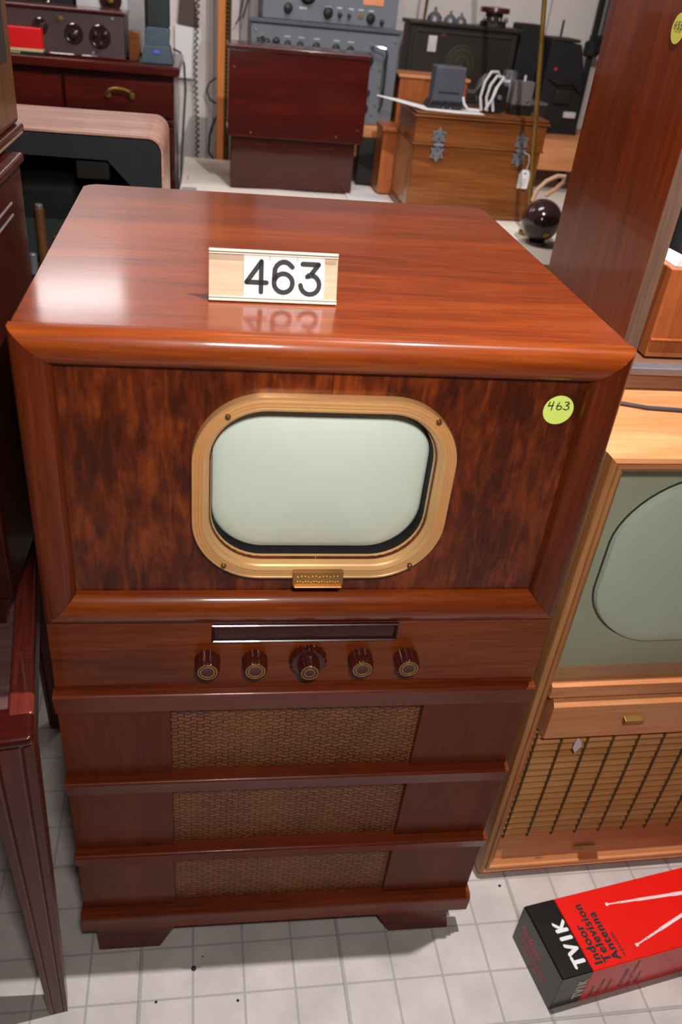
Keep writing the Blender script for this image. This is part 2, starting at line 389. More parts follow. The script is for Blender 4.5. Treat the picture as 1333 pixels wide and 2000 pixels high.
def fmx(x, y, z, lean=0, yaw=0):
    """local xy plane -> upright plane facing -y, x to the right, y up"""
    return Matrix.Translation((x, y, z)) @ Matrix.Rotation(yaw, 4, 'Z') @ Matrix.Rotation(PI/2-lean, 4, 'X')

# ------------------------------------------------------------------ room
structure('floor', MB().box(-1.7, 2.7, -2.5, 2.6, -0.05, 0), 'tile')
structure('wall_back', MB().box(-1.7, 2.7, 2.6, 2.7, 0, 2.5), 'wall')
structure('wall_left', MB().box(-1.8, -1.7, -2.5, 2.6, 0, 2.5), 'wall_dim')
structure('wall_right', MB().box(2.7, 2.8, -2.5, 2.6, 0, 2.5), 'wall_dim')
structure('wall_front', MB().box(-1.7, 2.7, -2.6, -2.5, 0, 2.5), 'wall_dim')
structure('ceiling', MB().box(-1.7, 2.7, -2.5, 2.6, 2.5, 2.55), 'ceil')
mb = MB()
for x in (0.185, 0.21, 0.30, 0.33, -0.1, 1.42): mb.box(x-0.0015, x+0.0015, 2.597, 2.6, 0, 2.4)
structure('trim_1', mb, 'groove')
structure('dark_reflect_panel', MB().box(0.20, 2.7, 2.56, 2.6, 1.55, 2.5), 'wall_dim')  # unseen dark panel, added so the console top reflects something dark

# ------------------------------------------------------------------ the television console
TV = thing('television_console', 'large reddish wood television console with gold-framed screen, centre of the photo', 'television', (0.33, 0.3, 0))
W_, D_ = 0.66, 0.627
# upper carcass: rounded vertical back corners
def carcass(x0, x1, y0, y1, z0, z1, r, bev):
    t = bmesh.new(); pts = [(x0, y0), (x1, y0)]
    for k in range(7): a = PI/2*k/6; pts.append((x1-r+r*math.cos(a), y1-r+r*math.sin(a)))
    for k in range(7): a = PI/2+PI/2*k/6; pts.append((x0+r+r*math.cos(a), y1-r+r*math.sin(a)))
    v0 = [t.verts.new((p[0], p[1], z0)) for p in pts]; v1 = [t.verts.new((p[0], p[1], z1)) for p in pts]
    t.faces.new(list(reversed(v0))); top = t.faces.new(v1); n = len(pts)
    for i in range(n): t.faces.new((v0[i], v0[(i+1) % n], v1[(i+1) % n], v1[i]))
    if bev: bmesh.ops.bevel(t, geom=list(top.edges), offset=bev, segments=3, profile=0.5, affect='EDGES')
    return t
mb = MB(); mb.merge(carcass(0, W_, 0.0125, D_, 1.115, 1.125, 0.018, 0.003)); obj('top_board', mb, 'top_wood', TV)
mb = MB(); mb.merge(carcass(0.001, W_-0.001, 0.060, D_-0.001, 0.743, 1.1148, 0.018, 0))
for b in ((0.001, 0.02, 0.743, 1.1148), (W_-0.02, W_-0.001, 0.743, 1.1148), (0.02, W_-0.02, 0.743, 0.75), (0.02, W_-0.02, 1.10, 1.1148)): mb.box(b[0], b[1], 0.0163, 0.060, b[2], b[3])
obj('upper_body', mb, 'body_side', TV)
mb = MB(); mb.merge(carcass(0.006, W_-0.006, 0.022, D_-0.012, 0.062, 0.7428, 0.018, 0)); obj('lower_body', mb, 'body_side', TV)
# mitred moulded frame round the screen panel
rings = []
for (d, y, t_) in ((0.0, 0.0155, 0), (0.0, 0.004, 0), (0.0025, -0.001, 0), (0.008, -0.0055, 0), (0.017, -0.0085, 0), (0.027, -0.0072, 0), (0.035, -0.002, 0), (0.040, 0.006, 0), (0.0415, 0.016, 0)):
    bt = d*1.10
    rings.append([(d, y, 0.743+bt), (W_-d*1.06, y, 0.743+bt), (W_-d*1.06, y, 1.1248-d), (d, y, 1.1248-d)])
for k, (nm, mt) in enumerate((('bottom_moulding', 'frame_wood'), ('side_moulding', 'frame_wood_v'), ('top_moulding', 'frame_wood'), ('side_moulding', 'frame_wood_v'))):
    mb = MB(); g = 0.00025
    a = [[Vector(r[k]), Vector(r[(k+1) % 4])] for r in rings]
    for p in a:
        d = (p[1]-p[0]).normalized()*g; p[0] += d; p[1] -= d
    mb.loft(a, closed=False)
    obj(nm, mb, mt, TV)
hole = [(p.x, p.z) for p in rrect(0.3305, 0.9372, 0.259, 0.199, 0.063, 0, 10)]   # starts right, runs counter-clockwise
ridge = 0.3305
left_h = sorted([p for p in hole if p[0] < ridge], key=lambda p: math.atan2(p[1]-0.9372, -(p[0]-ridge)))
right_h = sorted([p for p in hole if p[0] > ridge], key=lambda p: math.atan2(p[1]-0.9372, p[0]-ridge))
zt_, zb_ = 0.9372+0.0995, 0.9372-0.0995
obj('screen_panel', MB().prism([(0.038, 0.782), (0.3302, 0.782), (0.3302, zb_)] + left_h + [(0.3302, zt_), (0.3302, 1.086), (0.038, 1.086)], 0.010, 0.0162, 'Y'), 'veneer', TV, smooth=False)
obj('screen_panel', MB().prism([(0.622, 0.782), (0.3308, 0.782), (0.3308, zb_)] + right_h + [(0.3308, zt_), (0.3308, 1.086), (0.622, 1.086)], 0.010, 0.0162, 'Y'), 'veneer', TV, smooth=False)
# gold escutcheon
sx, sz, sw, sh, sr = 0.3305, 0.9372, 0.303, 0.243, 0.083
prof = [(0, 0.0095), (0, -0.001), (0.0012, -0.0035), (0.003, -0.0035), (0.0042, -0.002), (0.0055, -0.0038), (0.007, -0.0038), (0.0078, -0.0026), (0.009, -0.0045), (0.0105, -0.0045), (0.0112, -0.0033), (0.0125, -0.0048), (0.0145, -0.0045), (0.0155, -0.002), (0.0165, 0.0008), (0.0185, 0.0022), (0.0225, 0.0160), (0.0228, 0.0180)]
mb = MB(); mb.loft([rrect(sx, sz, sw-2*d, sh-2*d, sr-d*0.9, y, 14) for d, y in prof]); esc = obj('screen_bezel', mb, 'gold', TV)
mb = MB(); mb.loft([rrect(sx, sz, sw-2*d, sh-2*d, sr-d*0.9, y, 14) for d, y in ((0.022, 0.0085), (0.030, 0.0090), (0.030, 0.0098))]); 
# black gasket behind bezel then the tube face
mb = MB(); mb.loft([rrect(sx, sz, sw-2*d, sh-2*d, sr-d*0.9, y, 14) for d, y in ((0.0220, 0.0175), (0.0235, 0.0260), (0.027, 0.0400), (0.034, 0.0410))])
# the panel is solid behind the bezel, so tube sits proud of it inside the ring
obj('gasket', mb, 'black', TV)
rg = []
tw, th_ = sw-2*0.0222, sh-2*0.0235
for (f, y) in ((1.0, 0.0400), (0.998, 0.0340), (0.985, 0.0290), (0.95, 0.0255), (0.85, 0.0215), (0.65, 0.0175), (0.4, 0.0150), (0.2, 0.0142), (0.03, 0.0140)):
    rg.append(rrect(sx-0.002, sz+0.002, tw*f, th_*f, (sr-0.018)*f, y, 14))
mb = MB(); mb.loft(rg, cap1=True); obj('picture_tube_face', mb, 'phosphor', TV, label='pale grey-green picture tube face')
for (x, z) in ((0.2185, 1.036), (0.4505, 1.036), (0.2175, 0.8375), (0.4465, 0.8375)):
    mb = MB(); mb.lathe([(0.0001, 0.0052), (0.0018, 0.005), (0.0030, 0.0036), (0.0030, 0.0)], 14, Matrix.Translation((x, -0.0032, z)) @ Matrix.Rotation(PI/2, 4, 'X')); mb.box(x-0.0026, x+0.0026, -0.0086, -0.008, z-0.0004, z+0.0004); obj('bezel_screw', mb, 'screw', TV)
mb = MB(); mb.box(0.3015, 0.3635, -0.0115, -0.0035, 0.8105, 0.8315, 0.0012, 2)
mb.box(0.3035, 0.3625, -0.0150, -0.0095, 0.8098, 0.8120, 0.0006, 1)
np_ = obj('name_plate', mb, 'gold_plate', TV, label='small brass plate with two rows of raised lettering')
mb = MB()
for row, z, n in ((0, 0.8245, 12), (1, 0.8165, 16)):
    for k in range(n):
        x = 0.3065+k*(0.053/n); mb.box(x, x+0.0022, -0.0122, -0.0110, z-0.0018, z+(0.0022 if (k*7+row) % 3 else 0.0010), 0.0003, 1)
obj('raised_lettering', mb, 'gold_thin', np_)
# yellow sticker 463
ST = (0.5915, -0.0, 1.0475)
mb = MB(); mb.cyl((ST[0], 0.0100, ST[2]), 0.0178, 0.0004, 'Y', 40); stk = obj('round_sticker', mb, 'yellow', TV, label='round yellow-green sticker with handwritten 463')
mb = MB(); m_ = fmx(ST[0]-0.0135, 0.0096, ST[2]+0.0005)
k = 0.0095
def hand(ch, ox, s_, mb, m_, wd):
    if ch == '4': mb.ribbon([(ox+.15*s_, .95*s_), (ox+.05*s_, .45*s_), (ox+.62*s_, .5*s_)], wd, m_, 0.0002); mb.ribbon([(ox+.58*s_, 1.0*s_), (ox+.5*s_, -0.05*s_)], wd, m_, 0.0002)
    if ch == '6':
        p = [(ox+.35*s_, .9*s_), (ox+.12*s_, .5*s_)] + [(ox+.42*s_+.3*s_*math.cos(a), .25*s_+.25*s_*math.sin(a)) for a in [PI*0.9+2*PI*t/14 for t in range(14)]]
        mb.ribbon(p, wd, m_, 0.0002)
    if ch == '3': mb.ribbon([(ox+.1*s_, .95*s_), (ox+.5*s_, 1.0*s_), (ox+.62*s_, .8*s_), (ox+.3*s_, .55*s_), (ox+.65*s_, .45*s_), (ox+.68*s_, .15*s_), (ox+.4*s_, 0), (ox+.05*s_, .12*s_)], wd, m_, 0.0002)
    if ch == '5': mb.ribbon([(ox+.6*s_, 1.0*s_), (ox+.2*s_, 1.0*s_), (ox+.15*s_, .6*s_), (ox+.5*s_, .6*s_), (ox+.65*s_, .3*s_), (ox+.4*s_, 0), (ox+.05*s_, .1*s_)], wd, m_, 0.0002)
for ch, ox in (('4', 0.0), ('6', 0.0095), ('3', 0.0185)): hand(ch, ox, 0.0098, mb, m_, 0.0013)
obj('handwriting', mb, 'ink', stk)
# control panel
obj('control_panel', MB().box(0.0, W_, 0.006, 0.024, 0.6225, 0.7435, 0.001, 1), 'panel_wood', TV)
mb = MB(); x0, x1, z0, z1 = 0.2045, 0.4485, 0.7075, 0.7365
rr = []
for d, y in ((0, 0.0065), (0, 0.002), (0.0012, 0.0008), (0.0026, 0.0022), (0.0026, 0.0050)):
    rr.append([(x0+d, y, z0+d), (x1-d, y, z0+d), (x1-d, y, z1-d), (x0+d, y, z1-d)])
mb.loft(rr); dw = obj('dial_window', mb, 'dial', TV, label='long dark maroon dial window strip')
mb = MB(); a = [(x0+.002, .0052, z1-.002), (x1-.002, .0052, z1-.002), (x1-.002, .0052, z0+.002), (x0+.002, .0052, z0+.002)]
mb.loft([[(x0+.0026, .0050, z1-.0026), (x1-.0026, .0050, z1-.0026)], [(x0+.010, .0030, z0+.012), (x1-.010, .0030, z0+.012)], [(x0+.0026, .0050, z0+.0026), (x1-.0026, .0050, z0+.0026)]], closed=False)
mb.loft([[(x0+.0026, .0050, z1-.0026), (x0+.010, .0030, z0+.012)], [(x0+.0026, .0050, z0+.0026), (x0+.0026, .0050, z0+.0026)]], closed=False)
mb.loft([[(x1-.0026, .0050, z1-.0026), (x1-.010, .0030, z0+.012)], [(x1-.0026, .0050, z0+.0026), (x1-.0026, .0050, z0+.0026)]], closed=False)
obj('dial_lens', mb, 'dial', dw)
mb = MB()
for k in range(13): mb.text(str((k % 12)+1), 0.0042, fmx(0.218+k*0.0172, 0.0040-0.0006, 0.7232, 0.12), 0.0001, 0, 'CENTER')
obj('dial_markings', mb, 'dial_mark', dw)
def knob(x, z, big=False):
    mx = Matrix.Translation((x, 0.0062, z)) @ Matrix.Rotation(PI/2, 4, 'X')
    if big:
        mb = MB(); mb.lathe([(0.0245, 0), (0.0245, 0.008), (0.022, 0.0115), (0.012, 0.0122)], 96, mx, 16, 0.035, (0, 2)); kb = obj('tuning_knob', mb, 'knob', TV)
        mb = MB(); mb.lathe([(0.0145, 0.012), (0.0140, 0.022), (0.0128, 0.0275), (0.0115, 0.0288), (0.0001, 0.0280)], 72, mx, 14, 0.04, (0, 2)); obj('inner_knob', mb, 'knob', kb)
        rr_ = (0.0112, 0.0068); h = 0.0288
    else:
        mb = MB(); mb.lathe([(0.0165, 0), (0.0160, 0.006), (0.0156, 0.019), (0.0146, 0.0228), (0.0132, 0.0242), (0.0001, 0.0232)], 84, mx, 16, 0.04, (0, 3)); kb = obj('control_knob', mb, 'knob', TV)
        rr_ = (0.0124, 0.0090); h = 0.0242
    mb = MB()
    for r in rr_: mb.lathe([(r-0.0007, h-0.001), (r-0.0007, h+0.0003), (r+0.0003, h+0.0003), (r+0.0003, h-0.001)], 40, mx)
    obj('gold_ring', mb, 'gold_thin', kb)
for i, x in enumerate((0.1995, 0.2615, 0.3325, 0.4035, 0.4665)): knob(x, 0.674, i == 2)
for x in (0.1995, 0.2575, 0.2655, 0.3265, 0.3385, 0.3985, 0.4085, 0.4615, 0.4715):
    zz = 0.6955 if not 0.31 < x < 0.35 else 0.7005
    obj('knob_marking', MB().box(x-0.0004, x+0.0004, 0.0056, 0.0062, zz, zz+0.0045), 'dial_mark', TV)
# three louvred tiers + base rail
def rail(z_top, z_bot, out, name='louvre_rail'):
    mb = MB(); pr = [(0.020, z_bot), (0.0035, z_bot), (0.0020, z_bot+0.001), (-out, z_top-0.0075), (-out-0.001, z_top-0.004), (-out+0.001, z_top-0.0012), (-out+0.004, z_top), (0.020, z_top)]
    mb.prism([(p[0], p[1]) for p in pr], -0.002, W_+0.002, 'X'); return obj(name, mb, 'lower_wood', TV)
tiers = ((0.6225, 0.582, 0.4455), (0.4450, 0.410, 0.2725), (0.2720, 0.239, 0.1105))
for zt, zb, zn in tiers:
    rail(zt, zb, 0.0055)
    for xa, xb in ((0.0, 0.1495), (0.5075, W_)):
        mb = MB(); mb.prism([(0.021, zn), (0.0095, zn), (0.004, zb), (0.021, zb)], xa, xb, 'X', 0.0006); obj('side_panel', mb, 'lower_side', TV)
    mb = MB(); mb.box(0.1495, 0.5075, 0.0175, 0.0215, zn, zb); obj('grille_cloth', mb, 'grille', TV)
mb = MB(); mb.prism([(0.02, 0.062), (-0.002, 0.062), (-0.006, 0.066), (-0.008, 0.098), (-0.006, 0.105), (0.0, 0.1105), (0.02, 0.1105)], -0.004, W_+0.004, 'X'); obj('base_rail', mb, 'lower_wood', TV)
obj('foot', MB().prism([(0.018, 0), (0.122, 0), (0.150, 0.0622), (0.018, 0.0622)], -0.003, 0.10, 'Y', 0.003), 'foot_wood', TV)
obj('foot', MB().prism([(0.530, 0), (0.642, 0), (0.630, 0.0622), (0.500, 0.0622)], -0.001, 0.10, 'Y', 0.003), 'foot_wood', TV)
obj('foot', MB().prism([(0.018, 0), (0.142, 0), (0.150, 0.0622), (0.018, 0.0622)], 0.50, 0.60, 'Y', 0.003), 'foot_wood', TV)
obj('foot', MB().prism([(0.518, 0), (0.642, 0), (0.642, 0.0622), (0.500, 0.0622)], 0.50, 0.60, 'Y', 0.003), 'foot_wood', TV)

# ------------------------------------------------------------------ number placard
PL = thing('number_placard', 'small woodgrain stand-up placard reading 463 on top of the console', 'sign', (0.197, 0.100, 1.1255), math.radians(0.8))
ln = math.radians(17)  # leans back
P_ = Matrix.Rotation(-ln, 4, 'X')
hgt = 0.0555; wd = 0.1435
mb = MB(); mb.box(0, wd, 0.0012, 0.0035, 0.0005, hgt, 0.0005, 1, P_); mb.box(0, wd, 0.0, 0.030, 0.0, 0.0018, 0.0005, 1); obj('holder', mb, 'placard', PL, local=True)
mb = MB()
mb.box(0, wd, -0.0022, 0.003, 0.0004, 0.0032, 0.0008, 2, P_); mb.box(0, wd, -0.0016, 0.003, 0.0040, 0.0056, 0.0006, 2, P_)
mb.box(0, wd, -0.0022, 0.003, hgt-0.0032, hgt, 0.0008, 2, P_); mb.box(0, wd, -0.0016, 0.003, hgt-0.0056, hgt-0.0040, 0.0006, 2, P_)
obj('channel_lip', mb, 'placard_w', PL, local=True)
cards = [(0.0385, 0.0285), (0.0673, 0.0305), (0.0981, 0.0305)]
digs = {'4': [[(0.72, -0.02), (0.72, 1.0)], [(0.72, 1.0), (0.02, 0.30)], [(0.02, 0.30), (0.98, 0.30)]],
        '3': [[(0.08, 0.98), (0.86, 0.98)], [(0.86, 0.98), (0.44, 0.58)], [(0.32, 0.56), (0.40, 0.61)] + [(0.46+0.46*math.cos(a), 0.29+0.33*math.sin(a)) for a in [math.radians(85-t*20) for t in range(14)]]],
        '6': [[(0.92, 0.86)] + [(0.52+0.46*math.cos(a), 0.66+0.36*math.sin(a)) for a in [math.radians(60+t*20) for t in range(6)]] + [(0.06, 0.5), (0.05, 0.35)] + [(0.50+0.45*math.cos(a), 0.31+0.32*math.sin(a)) for a in [math.radians(180+t*20) for t in range(19)]]]}
for (cx, cw), ch in zip(cards, '463'):
    mb = MB(); mb.box(cx, cx+cw-0.0003, 0.0004, 0.0014, 0.0052, hgt-0.0052, 0.0002, 1, P_); cdo = obj('number_card', mb, 'paper', PL, local=True, label='white card printed with black %s' % ch)
    mb = MB(); s_ = 0.0315
    mm = P_ @ Matrix.Translation((cx+cw*0.5-0.0115, 0.0002, 0.0120)) @ Matrix.Rotation(PI/2, 4, 'X')
    for st in digs[ch]: mb.ribbon([(p[0]*0.023, p[1]*s_) for p in st], 0.0053, mm, 0.0003)
    obj('digit', mb, 'ink', cdo, local=True)

# ------------------------------------------------------------------ blond television at right
BT = thing('television_console', 'blond wood television console with slatted grille right of the red-brown console', 'television', (0.7237, 0.0941, 0), math.radians(1.6))
BW, BD, BH = 0.60, 0.50, 0.941
def o(n, mb, mt, p=BT, **k): return obj(n, mb, mt, p, local=True, **k)
mb = MB(); mb.box(0.0, BW, 0.012, BD, 0.915, BH, 0.002, 2); o('top_board', mb, 'blond')
mb = MB(); mb.box(0.0, 0.018, 0.014, BD, 0.018, 0.9148, 0.001, 1); o('side_board', mb, 'blond_v')
mb = MB(); mb.box(BW-0.018, BW, 0.014, BD, 0.018, 0.9148, 0.001, 1); o('side_board', mb, 'blond_v')
mb = MB(); mb.box(0.018, BW-0.018, BD-0.01, BD-0.002, 0.03, 0.9148); o('back_board', mb, 'card_brown')
mb = MB(); mb.box(0.018, BW-0.018, 0.03, BD-0.012, 0.018, 0.034); o('bottom_board', mb, 'blond')
rings = []
for (d, y) in ((0, 0.0135), (0, 0.001), (0.0015, -0.0015), (0.0085, -0.0035), (0.0100, 0.0025), (0.0112, 0.0025), (0.0125, -0.0025), (0.0185, -0.0015), (0.0195, 0.0035), (0.0225, 0.0050), (0.0290, 0.0095), (0.0300, 0.024)):
    b2 = d*1.0
    rings.append([(d, y, 0.017+b2*0.9), (BW-d, y, 0.017+b2*0.9), (BW-d, y, BH-d*0.93), (d, y, BH-d*0.93)])
for k, (nm, mt) in enumerate((('bottom_moulding', 'blond'), ('side_moulding', 'blond_v'), ('top_moulding', 'blond'), ('side_moulding', 'blond_v'))):
    mb = MB(); mb.loft([[Vector(r[k]), Vector(r[(k+1) % 4])] for r in rings], closed=False); o(nm, mb, mt)
# screen
obj('tube_mask', MB().box(0.029, BW-0.029, 0.046, 0.052, 0.516, 0.915), 'mask_green', BT, local=True)
rg = []; cx, cz, w2, h2 = BW/2+0.002, 0.728, 0.466, 0.312
def barrel(cx, cz, w_, h_, r, y):
    out = []
    for p in rrect(cx, cz, w_, h_, r, y, 12):
        u = (p.x-cx)/(w_/2); v = (p.z-cz)/(h_/2)
        out.append(Vector((cx+(p.x-cx)*(1-0.06*v*v), y, cz+(p.z-cz)*(1-0.06*u*u))))
    return out
for f, y in ((1.0, 0.0465), (0.99, 0.038), (0.96, 0.034), (0.85, 0.029), (0.6, 0.0235), (0.3, 0.0205), (0.02, 0.020)): rg.append(barrel(cx, cz, w2*f, h2*f, 0.110*f, y))
mb = MB(); mb.loft(rg, cap1=True); o('picture_tube_face', mb, 'phosphor_grey')
mb = MB(); mb.loft([barrel(cx, cz, w2+2*d, h2+2*d, 0.110+d, y) for d, y in ((0.0, 0.0450), (0.002, 0.0455), (0.003, 0.0459))]); o('tube_gasket', mb, 'black')
mb = MB(); mb.box(0.029, BW-0.029, 0.0145, 0.0165, 0.5165, 0.9145); o('safety_glass', mb, 'glass', label='grey-green tinted glass pane')
# rail under the glass, control flap, grille
mb = MB(); mb.prism([(0.05, 0.488), (0.004, 0.488), (0.004, 0.512), (0.0165, 0.5165), (0.05, 0.5165)], 0.029, BW-0.029, 'X', 0.0005); o('screen_rail', mb, 'blond')
mb = MB(); mb.prism([(0.030, 0.392), (0.004, 0.392), (-0.001, 0.396), (-0.001, 0.470), (0.008, 0.481), (0.030, 0.481)], 0.040, BW-0.040, 'X', 0.0006); fl = o('control_flap', mb, 'blond', label='blond drop-front control flap')
mb = MB(); mb.prism([(0.001, 0.426), (-0.008, 0.428), (-0.011, 0.434), (-0.011, 0.440), (0.001, 0.443)], 0.172, 0.206, 'X', 0.001); o('pull_tab', mb, 'brass', fl)
obj('grille_backing', MB().box(0.029, BW-0.029, 0.026, 0.030, 0.098, 0.392), 'radio_dark', BT, local=True)
mb = MB(); n = 17; pz = 0.285/n
for i in range(n):
    zc = 0.108+pz*(i+0.5)
    mb.prism([(0.0240, zc-pz*0.22), (0.018, zc-pz*0.30), (0.0140, zc-pz*0.20), (0.0130, zc), (0.0145, zc+pz*0.18), (0.0190, zc+pz*0.28), (0.0240, zc+pz*0.22)], 0.030, BW-0.030, 'X')
o('slat_grille', mb, 'blond_slat')
mb = MB()
for i in range(12):
    x = 0.036+i*0.0485; mb.tube([(x, 0.0150, 0.105), (x, 0.0125, 0.25), (x, 0.0140, 0.392)], 0.0026, 6)
o('grille_cords', mb, 'cord_brown')
mb = MB(); mb.prism([(0.030, 0.041), (0.010, 0.041), (0.012, 0.052), (0.022, 0.104), (0.030, 0.104)], 0.029, BW-0.029, 'X'); o('lower_bevel', mb, 'blond')
mb = MB(); mb.box(0.19, 0.235, 0.0095, 0.0115, 0.052, 0.066, 0.001, 1); o('foil_label', mb, 'brass')
mb = MB(); mb.prism([(0.103, 0.394), (0.112, 0.384), (0.114, 0.372), (0.106, 0.357), (0.099, 0.370), (0.100, 0.384)], -0.0025, -0.0018, 'Y'); o('paper_scrap', mb, 'label_white', label='small torn grey paper hanging under the flap')
for x in (0.05, BW-0.05):
    for y in (0.05, BD-0.05): o('glide', MB().cyl((x, y, 0.0), 0.012, 0.019, 'Z', 14), 'black')

# ------------------------------------------------------------------ tall cabinet standing on the blond one
TC = thing('open_cabinet', 'tall red-brown cabinet with open back standing on the blond television', 'cabinet', (0.84, 0.36, 0.941), math.radians(0))
TX0, TX1, TY0, TY1, TZ0, TZ1 = 0.84, 1.30, 0.362, 0.715, 0.978, 1.70
def side_board(x0, x1, nm):
    mb = MB(); mb.box(x0, x1, TY0+0.001, TY1, TZ0, TZ1, 0.001, 1)
    t = obj(nm, mb, 'tall_wood', TC)
    mb = MB(); mb.box(x0+0.0005, x1-0.0005, TY0, TY0+0.0012, TZ0, TZ1); obj('board_edge', mb, 'tall_edge', t, label='raw grey-brown edge of the side board')
    return t
sb = side_board(TX0, TX0+0.027, 'side_board'); side_board(TX1-0.027, TX1, 'side_board')
obj('back_board', MB().box(TX0+0.027, TX1-0.027, TY1-0.012, TY1, TZ0, TZ1), 'black', TC)
obj('top_board', MB().box(TX0, TX1, TY0, TY1, TZ1, TZ1+0.02, 0.003, 2), 'tall_wood', TC)
mb = MB(); mb.box(0.803, 1.33, 0.312, 0.735, 0.941, 0.9665, 0.003, 2); mb.box(0.812, 1.32, 0.322, 0.730, 0.966, 0.978, 0.003, 2); obj('plinth', mb, 'walnut_dull', TC)
mb = MB(); mb.box(0.823, 1.32, 0.303, 0.325, 0.968, 0.980, 0.001, 1); obj('steel_strip', mb, 'steel', TC)
st2 = obj('round_sticker', MB().cyl((0.8392, 0.465, 1.4135), 0.019, 0.0006, 'X', 36), 'yellow2', TC, label='round yellow sticker cut by the photo edge')
mb = MB(); mm = Matrix.Translation((0.8390, 0.478, 1.412)) @ Matrix.Rotation(-PI/2, 4, 'Z') @ Matrix.Rotation(PI/2, 4, 'X')
for ch, ox in (('4', 0.0), ('5', 0.009), ('3', 0.017)): hand(ch, ox, 0.0095, mb, mm, 0.0010)
obj('handwriting', mb, 'ink_green', st2)
CB = thing('wooden_chassis_box', 'small orange-brown wooden box inside the open tall cabinet', 'box', (0.98, 0.42, 0.981))
mb = MB(); mb.box(0.873, 1.10, 0.345, 0.52, 0.981, 1.118, 0.002, 2); mb.box(0.873, 1.02, 0.3405, 0.346, 1.008, 1.0125, 0.002, 2); obj('body', mb, 'radio_wood', CB)
mb = MB(); mb.cyl((0.957, 0.3455, 1.037), 0.0095, 0.003, 'Y', 24); ho = obj('knob_hole', mb, 'black', CB); mb = MB(); mb.cyl((0.957, 0.3445, 1.037), 0.005, 0.006, 'Y', 16, 0.001); obj('shaft', mb, 'steel', ho)
mb = MB(); mb.box(0.949, 1.02, 0.3415, 0.3445, 0.983, 1.003, 0.001, 1); pl = obj('metal_plate', mb, 'label_white', CB); mb = MB(); mb.cyl((0.957, 0.3418, 0.993), 0.003, 0.001, 'Y', 12); obj('plate_screw', mb, 'black', pl)
tag(obj('crumpled_paper', MB().prism([(0.885, 1.1185), (0.930, 1.1185), (0.915, 1.124), (0.893, 1.132)], 0.36, 0.42, 'Y'), 'paper'), 'crumpled white paper lying on the wooden box inside the open cabinet', 'paper')
CN = thing('black_canister', 'black canister behind the crumpled paper in the open cabinet', 'canister', (0.965, 0.45, 1.119))
obj('body', MB().lathe([(0.05, 0), (0.052, 0.004), (0.052, 0.11), (0.045, 0.118), (0.0001, 0.12)], 30, Matrix.Translation((0.965, 0.455, 1.1185))), 'blueblack', CN)
tag(obj('black_cable', MB().tube([(0.733, 0.285, 0.945), (0.78, 0.262, 0.9445), (0.84, 0.240, 0.9445), (0.95, 0.228, 0.9445), (1.10, 0.225, 0.9445)], 0.0032, 8), 'cable_dark'), 'dark cord lying across the top of the blond television', 'cord')

# ------------------------------------------------------------------ antenna carton on the floor
AB = thing('antenna_carton', 'long red and black cardboard carton lettered TV1K on the tiled floor', 'box', (0.7837, -0.155, 0), math.radians(10))
AL, AW, AH, AK = 0.62, 0.132, 0.098, 0.0586
mb = MB()
mb.box(0, AK, 0, AW, 0, AH, 0.0012, 1); mb.mi = 1; mb.box(AK, AL, 0, AW, 0, AH, 0.0012, 1); obj('carton_body', mb, ['box_black', 'box_red'], AB, local=True)
mb = MB(); mb.prism([(0.0005, 0.001), (AW-0.0005, 0.001), (AW-0.0005, AH-0.001), (0.0005, AH-0.001)], -0.0022, -0.0004, 'X', 0.0004); obj('end_flap', mb, 'box_black', AB, local=True)
def up(x, y, z, rz=0): return Matrix.Translation((x, y, z)) @ Matrix.Rotation(rz, 4, 'Z')
# lettering reads along +y (baseline on the right), seen from the near side
mb = MB(); mb.text('TV1K', 0.033, up(AK-0.005, 0.011, AH+0.0001, PI/2), 0.0001, 0.0018, spacing=1.12, sx=0.98); obj('white_lettering', mb, 'paper', AB, local=True, label='white lettering TV1K')
mb = MB()
for i, t_ in enumerate(('Indoor', 'Television', 'Antenna')): mb.text(t_, 0.0215, up(AK+0.0235+i*0.0178, 0.008, AH+0.0001, PI/2), 0.0001, 0.0011, spacing=1.12, sx=1.05)
mb.text('VHF/UHF/FM', 0.0078, up(AK+0.071, 0.010, AH+0.0001, PI/2), 0.0001, 0.0002, sx=1.0)
obj('black_lettering', mb, 'ink', AB, local=True, label='black lettering Indoor Television Antenna')
mb = MB()
for (p, q) in (((0.148, 0.100), (0.60, 0.060)), ((0.158, 0.022), (0.60, 0.130))):
    a, b = Vector(p), Vector(q); d = (b-a)
    for (t0, t1, w_) in ((0, 0.06, 0.0022), (0.05, 0.14, 0.0036), (0.13, 0.30, 0.0052), (0.29, 1.0 if p[1] > .05 else 0.85, 0.0066)):
        mb.ribbon([a+d*t0, a+d*t1], w_, up(0, 0, AH+0.0001), 0.0002)
    mb._plate([a+Vector((0.0032*math.cos(k*PI/8), 0.0032*math.sin(k*PI/8))) for k in range(16)], up(0, 0, AH+0.0001), 0.0003)
obj('antenna_rods_picture', mb, 'pink_print', AB, local=True, label='printed picture of two pale antenna rods')
fr = lambda x, z: Matrix.Translation((x, -0.0002, z)) @ Matrix.Rotation(PI/2, 4, 'X')
mb = MB(); mb.text('TV1K', 0.026, Matrix.Translation((AK-0.003, -0.0003, 0.018)) @ Matrix.Rotation(PI/2, 4, 'X') @ Matrix.Rotation(PI/2, 4, 'Z'), 0.0001, 0.0014, sx=0.95); obj('side_lettering', mb, 'ivory_print', AB, local=True, label='ivory lettering TV1K on the side')
mb = MB()
for i in range(6):
    mb.text(('Indoor', 'Television', 'Antenna', 'VHF/UHF/FM', 'Indoor Television', 'Antenna')[i], 0.011, Matrix.Translation((AK+0.020+i*0.016+(0.012 if i > 2 else 0), -0.0002, 0.012)) @ Matrix.Rotation(PI/2, 4, 'X') @ Matrix.Rotation(PI/2, 4, 'Z'), 0.0001, 0.0003)
obj('side_small_print', mb, 'maroon', AB, local=True)
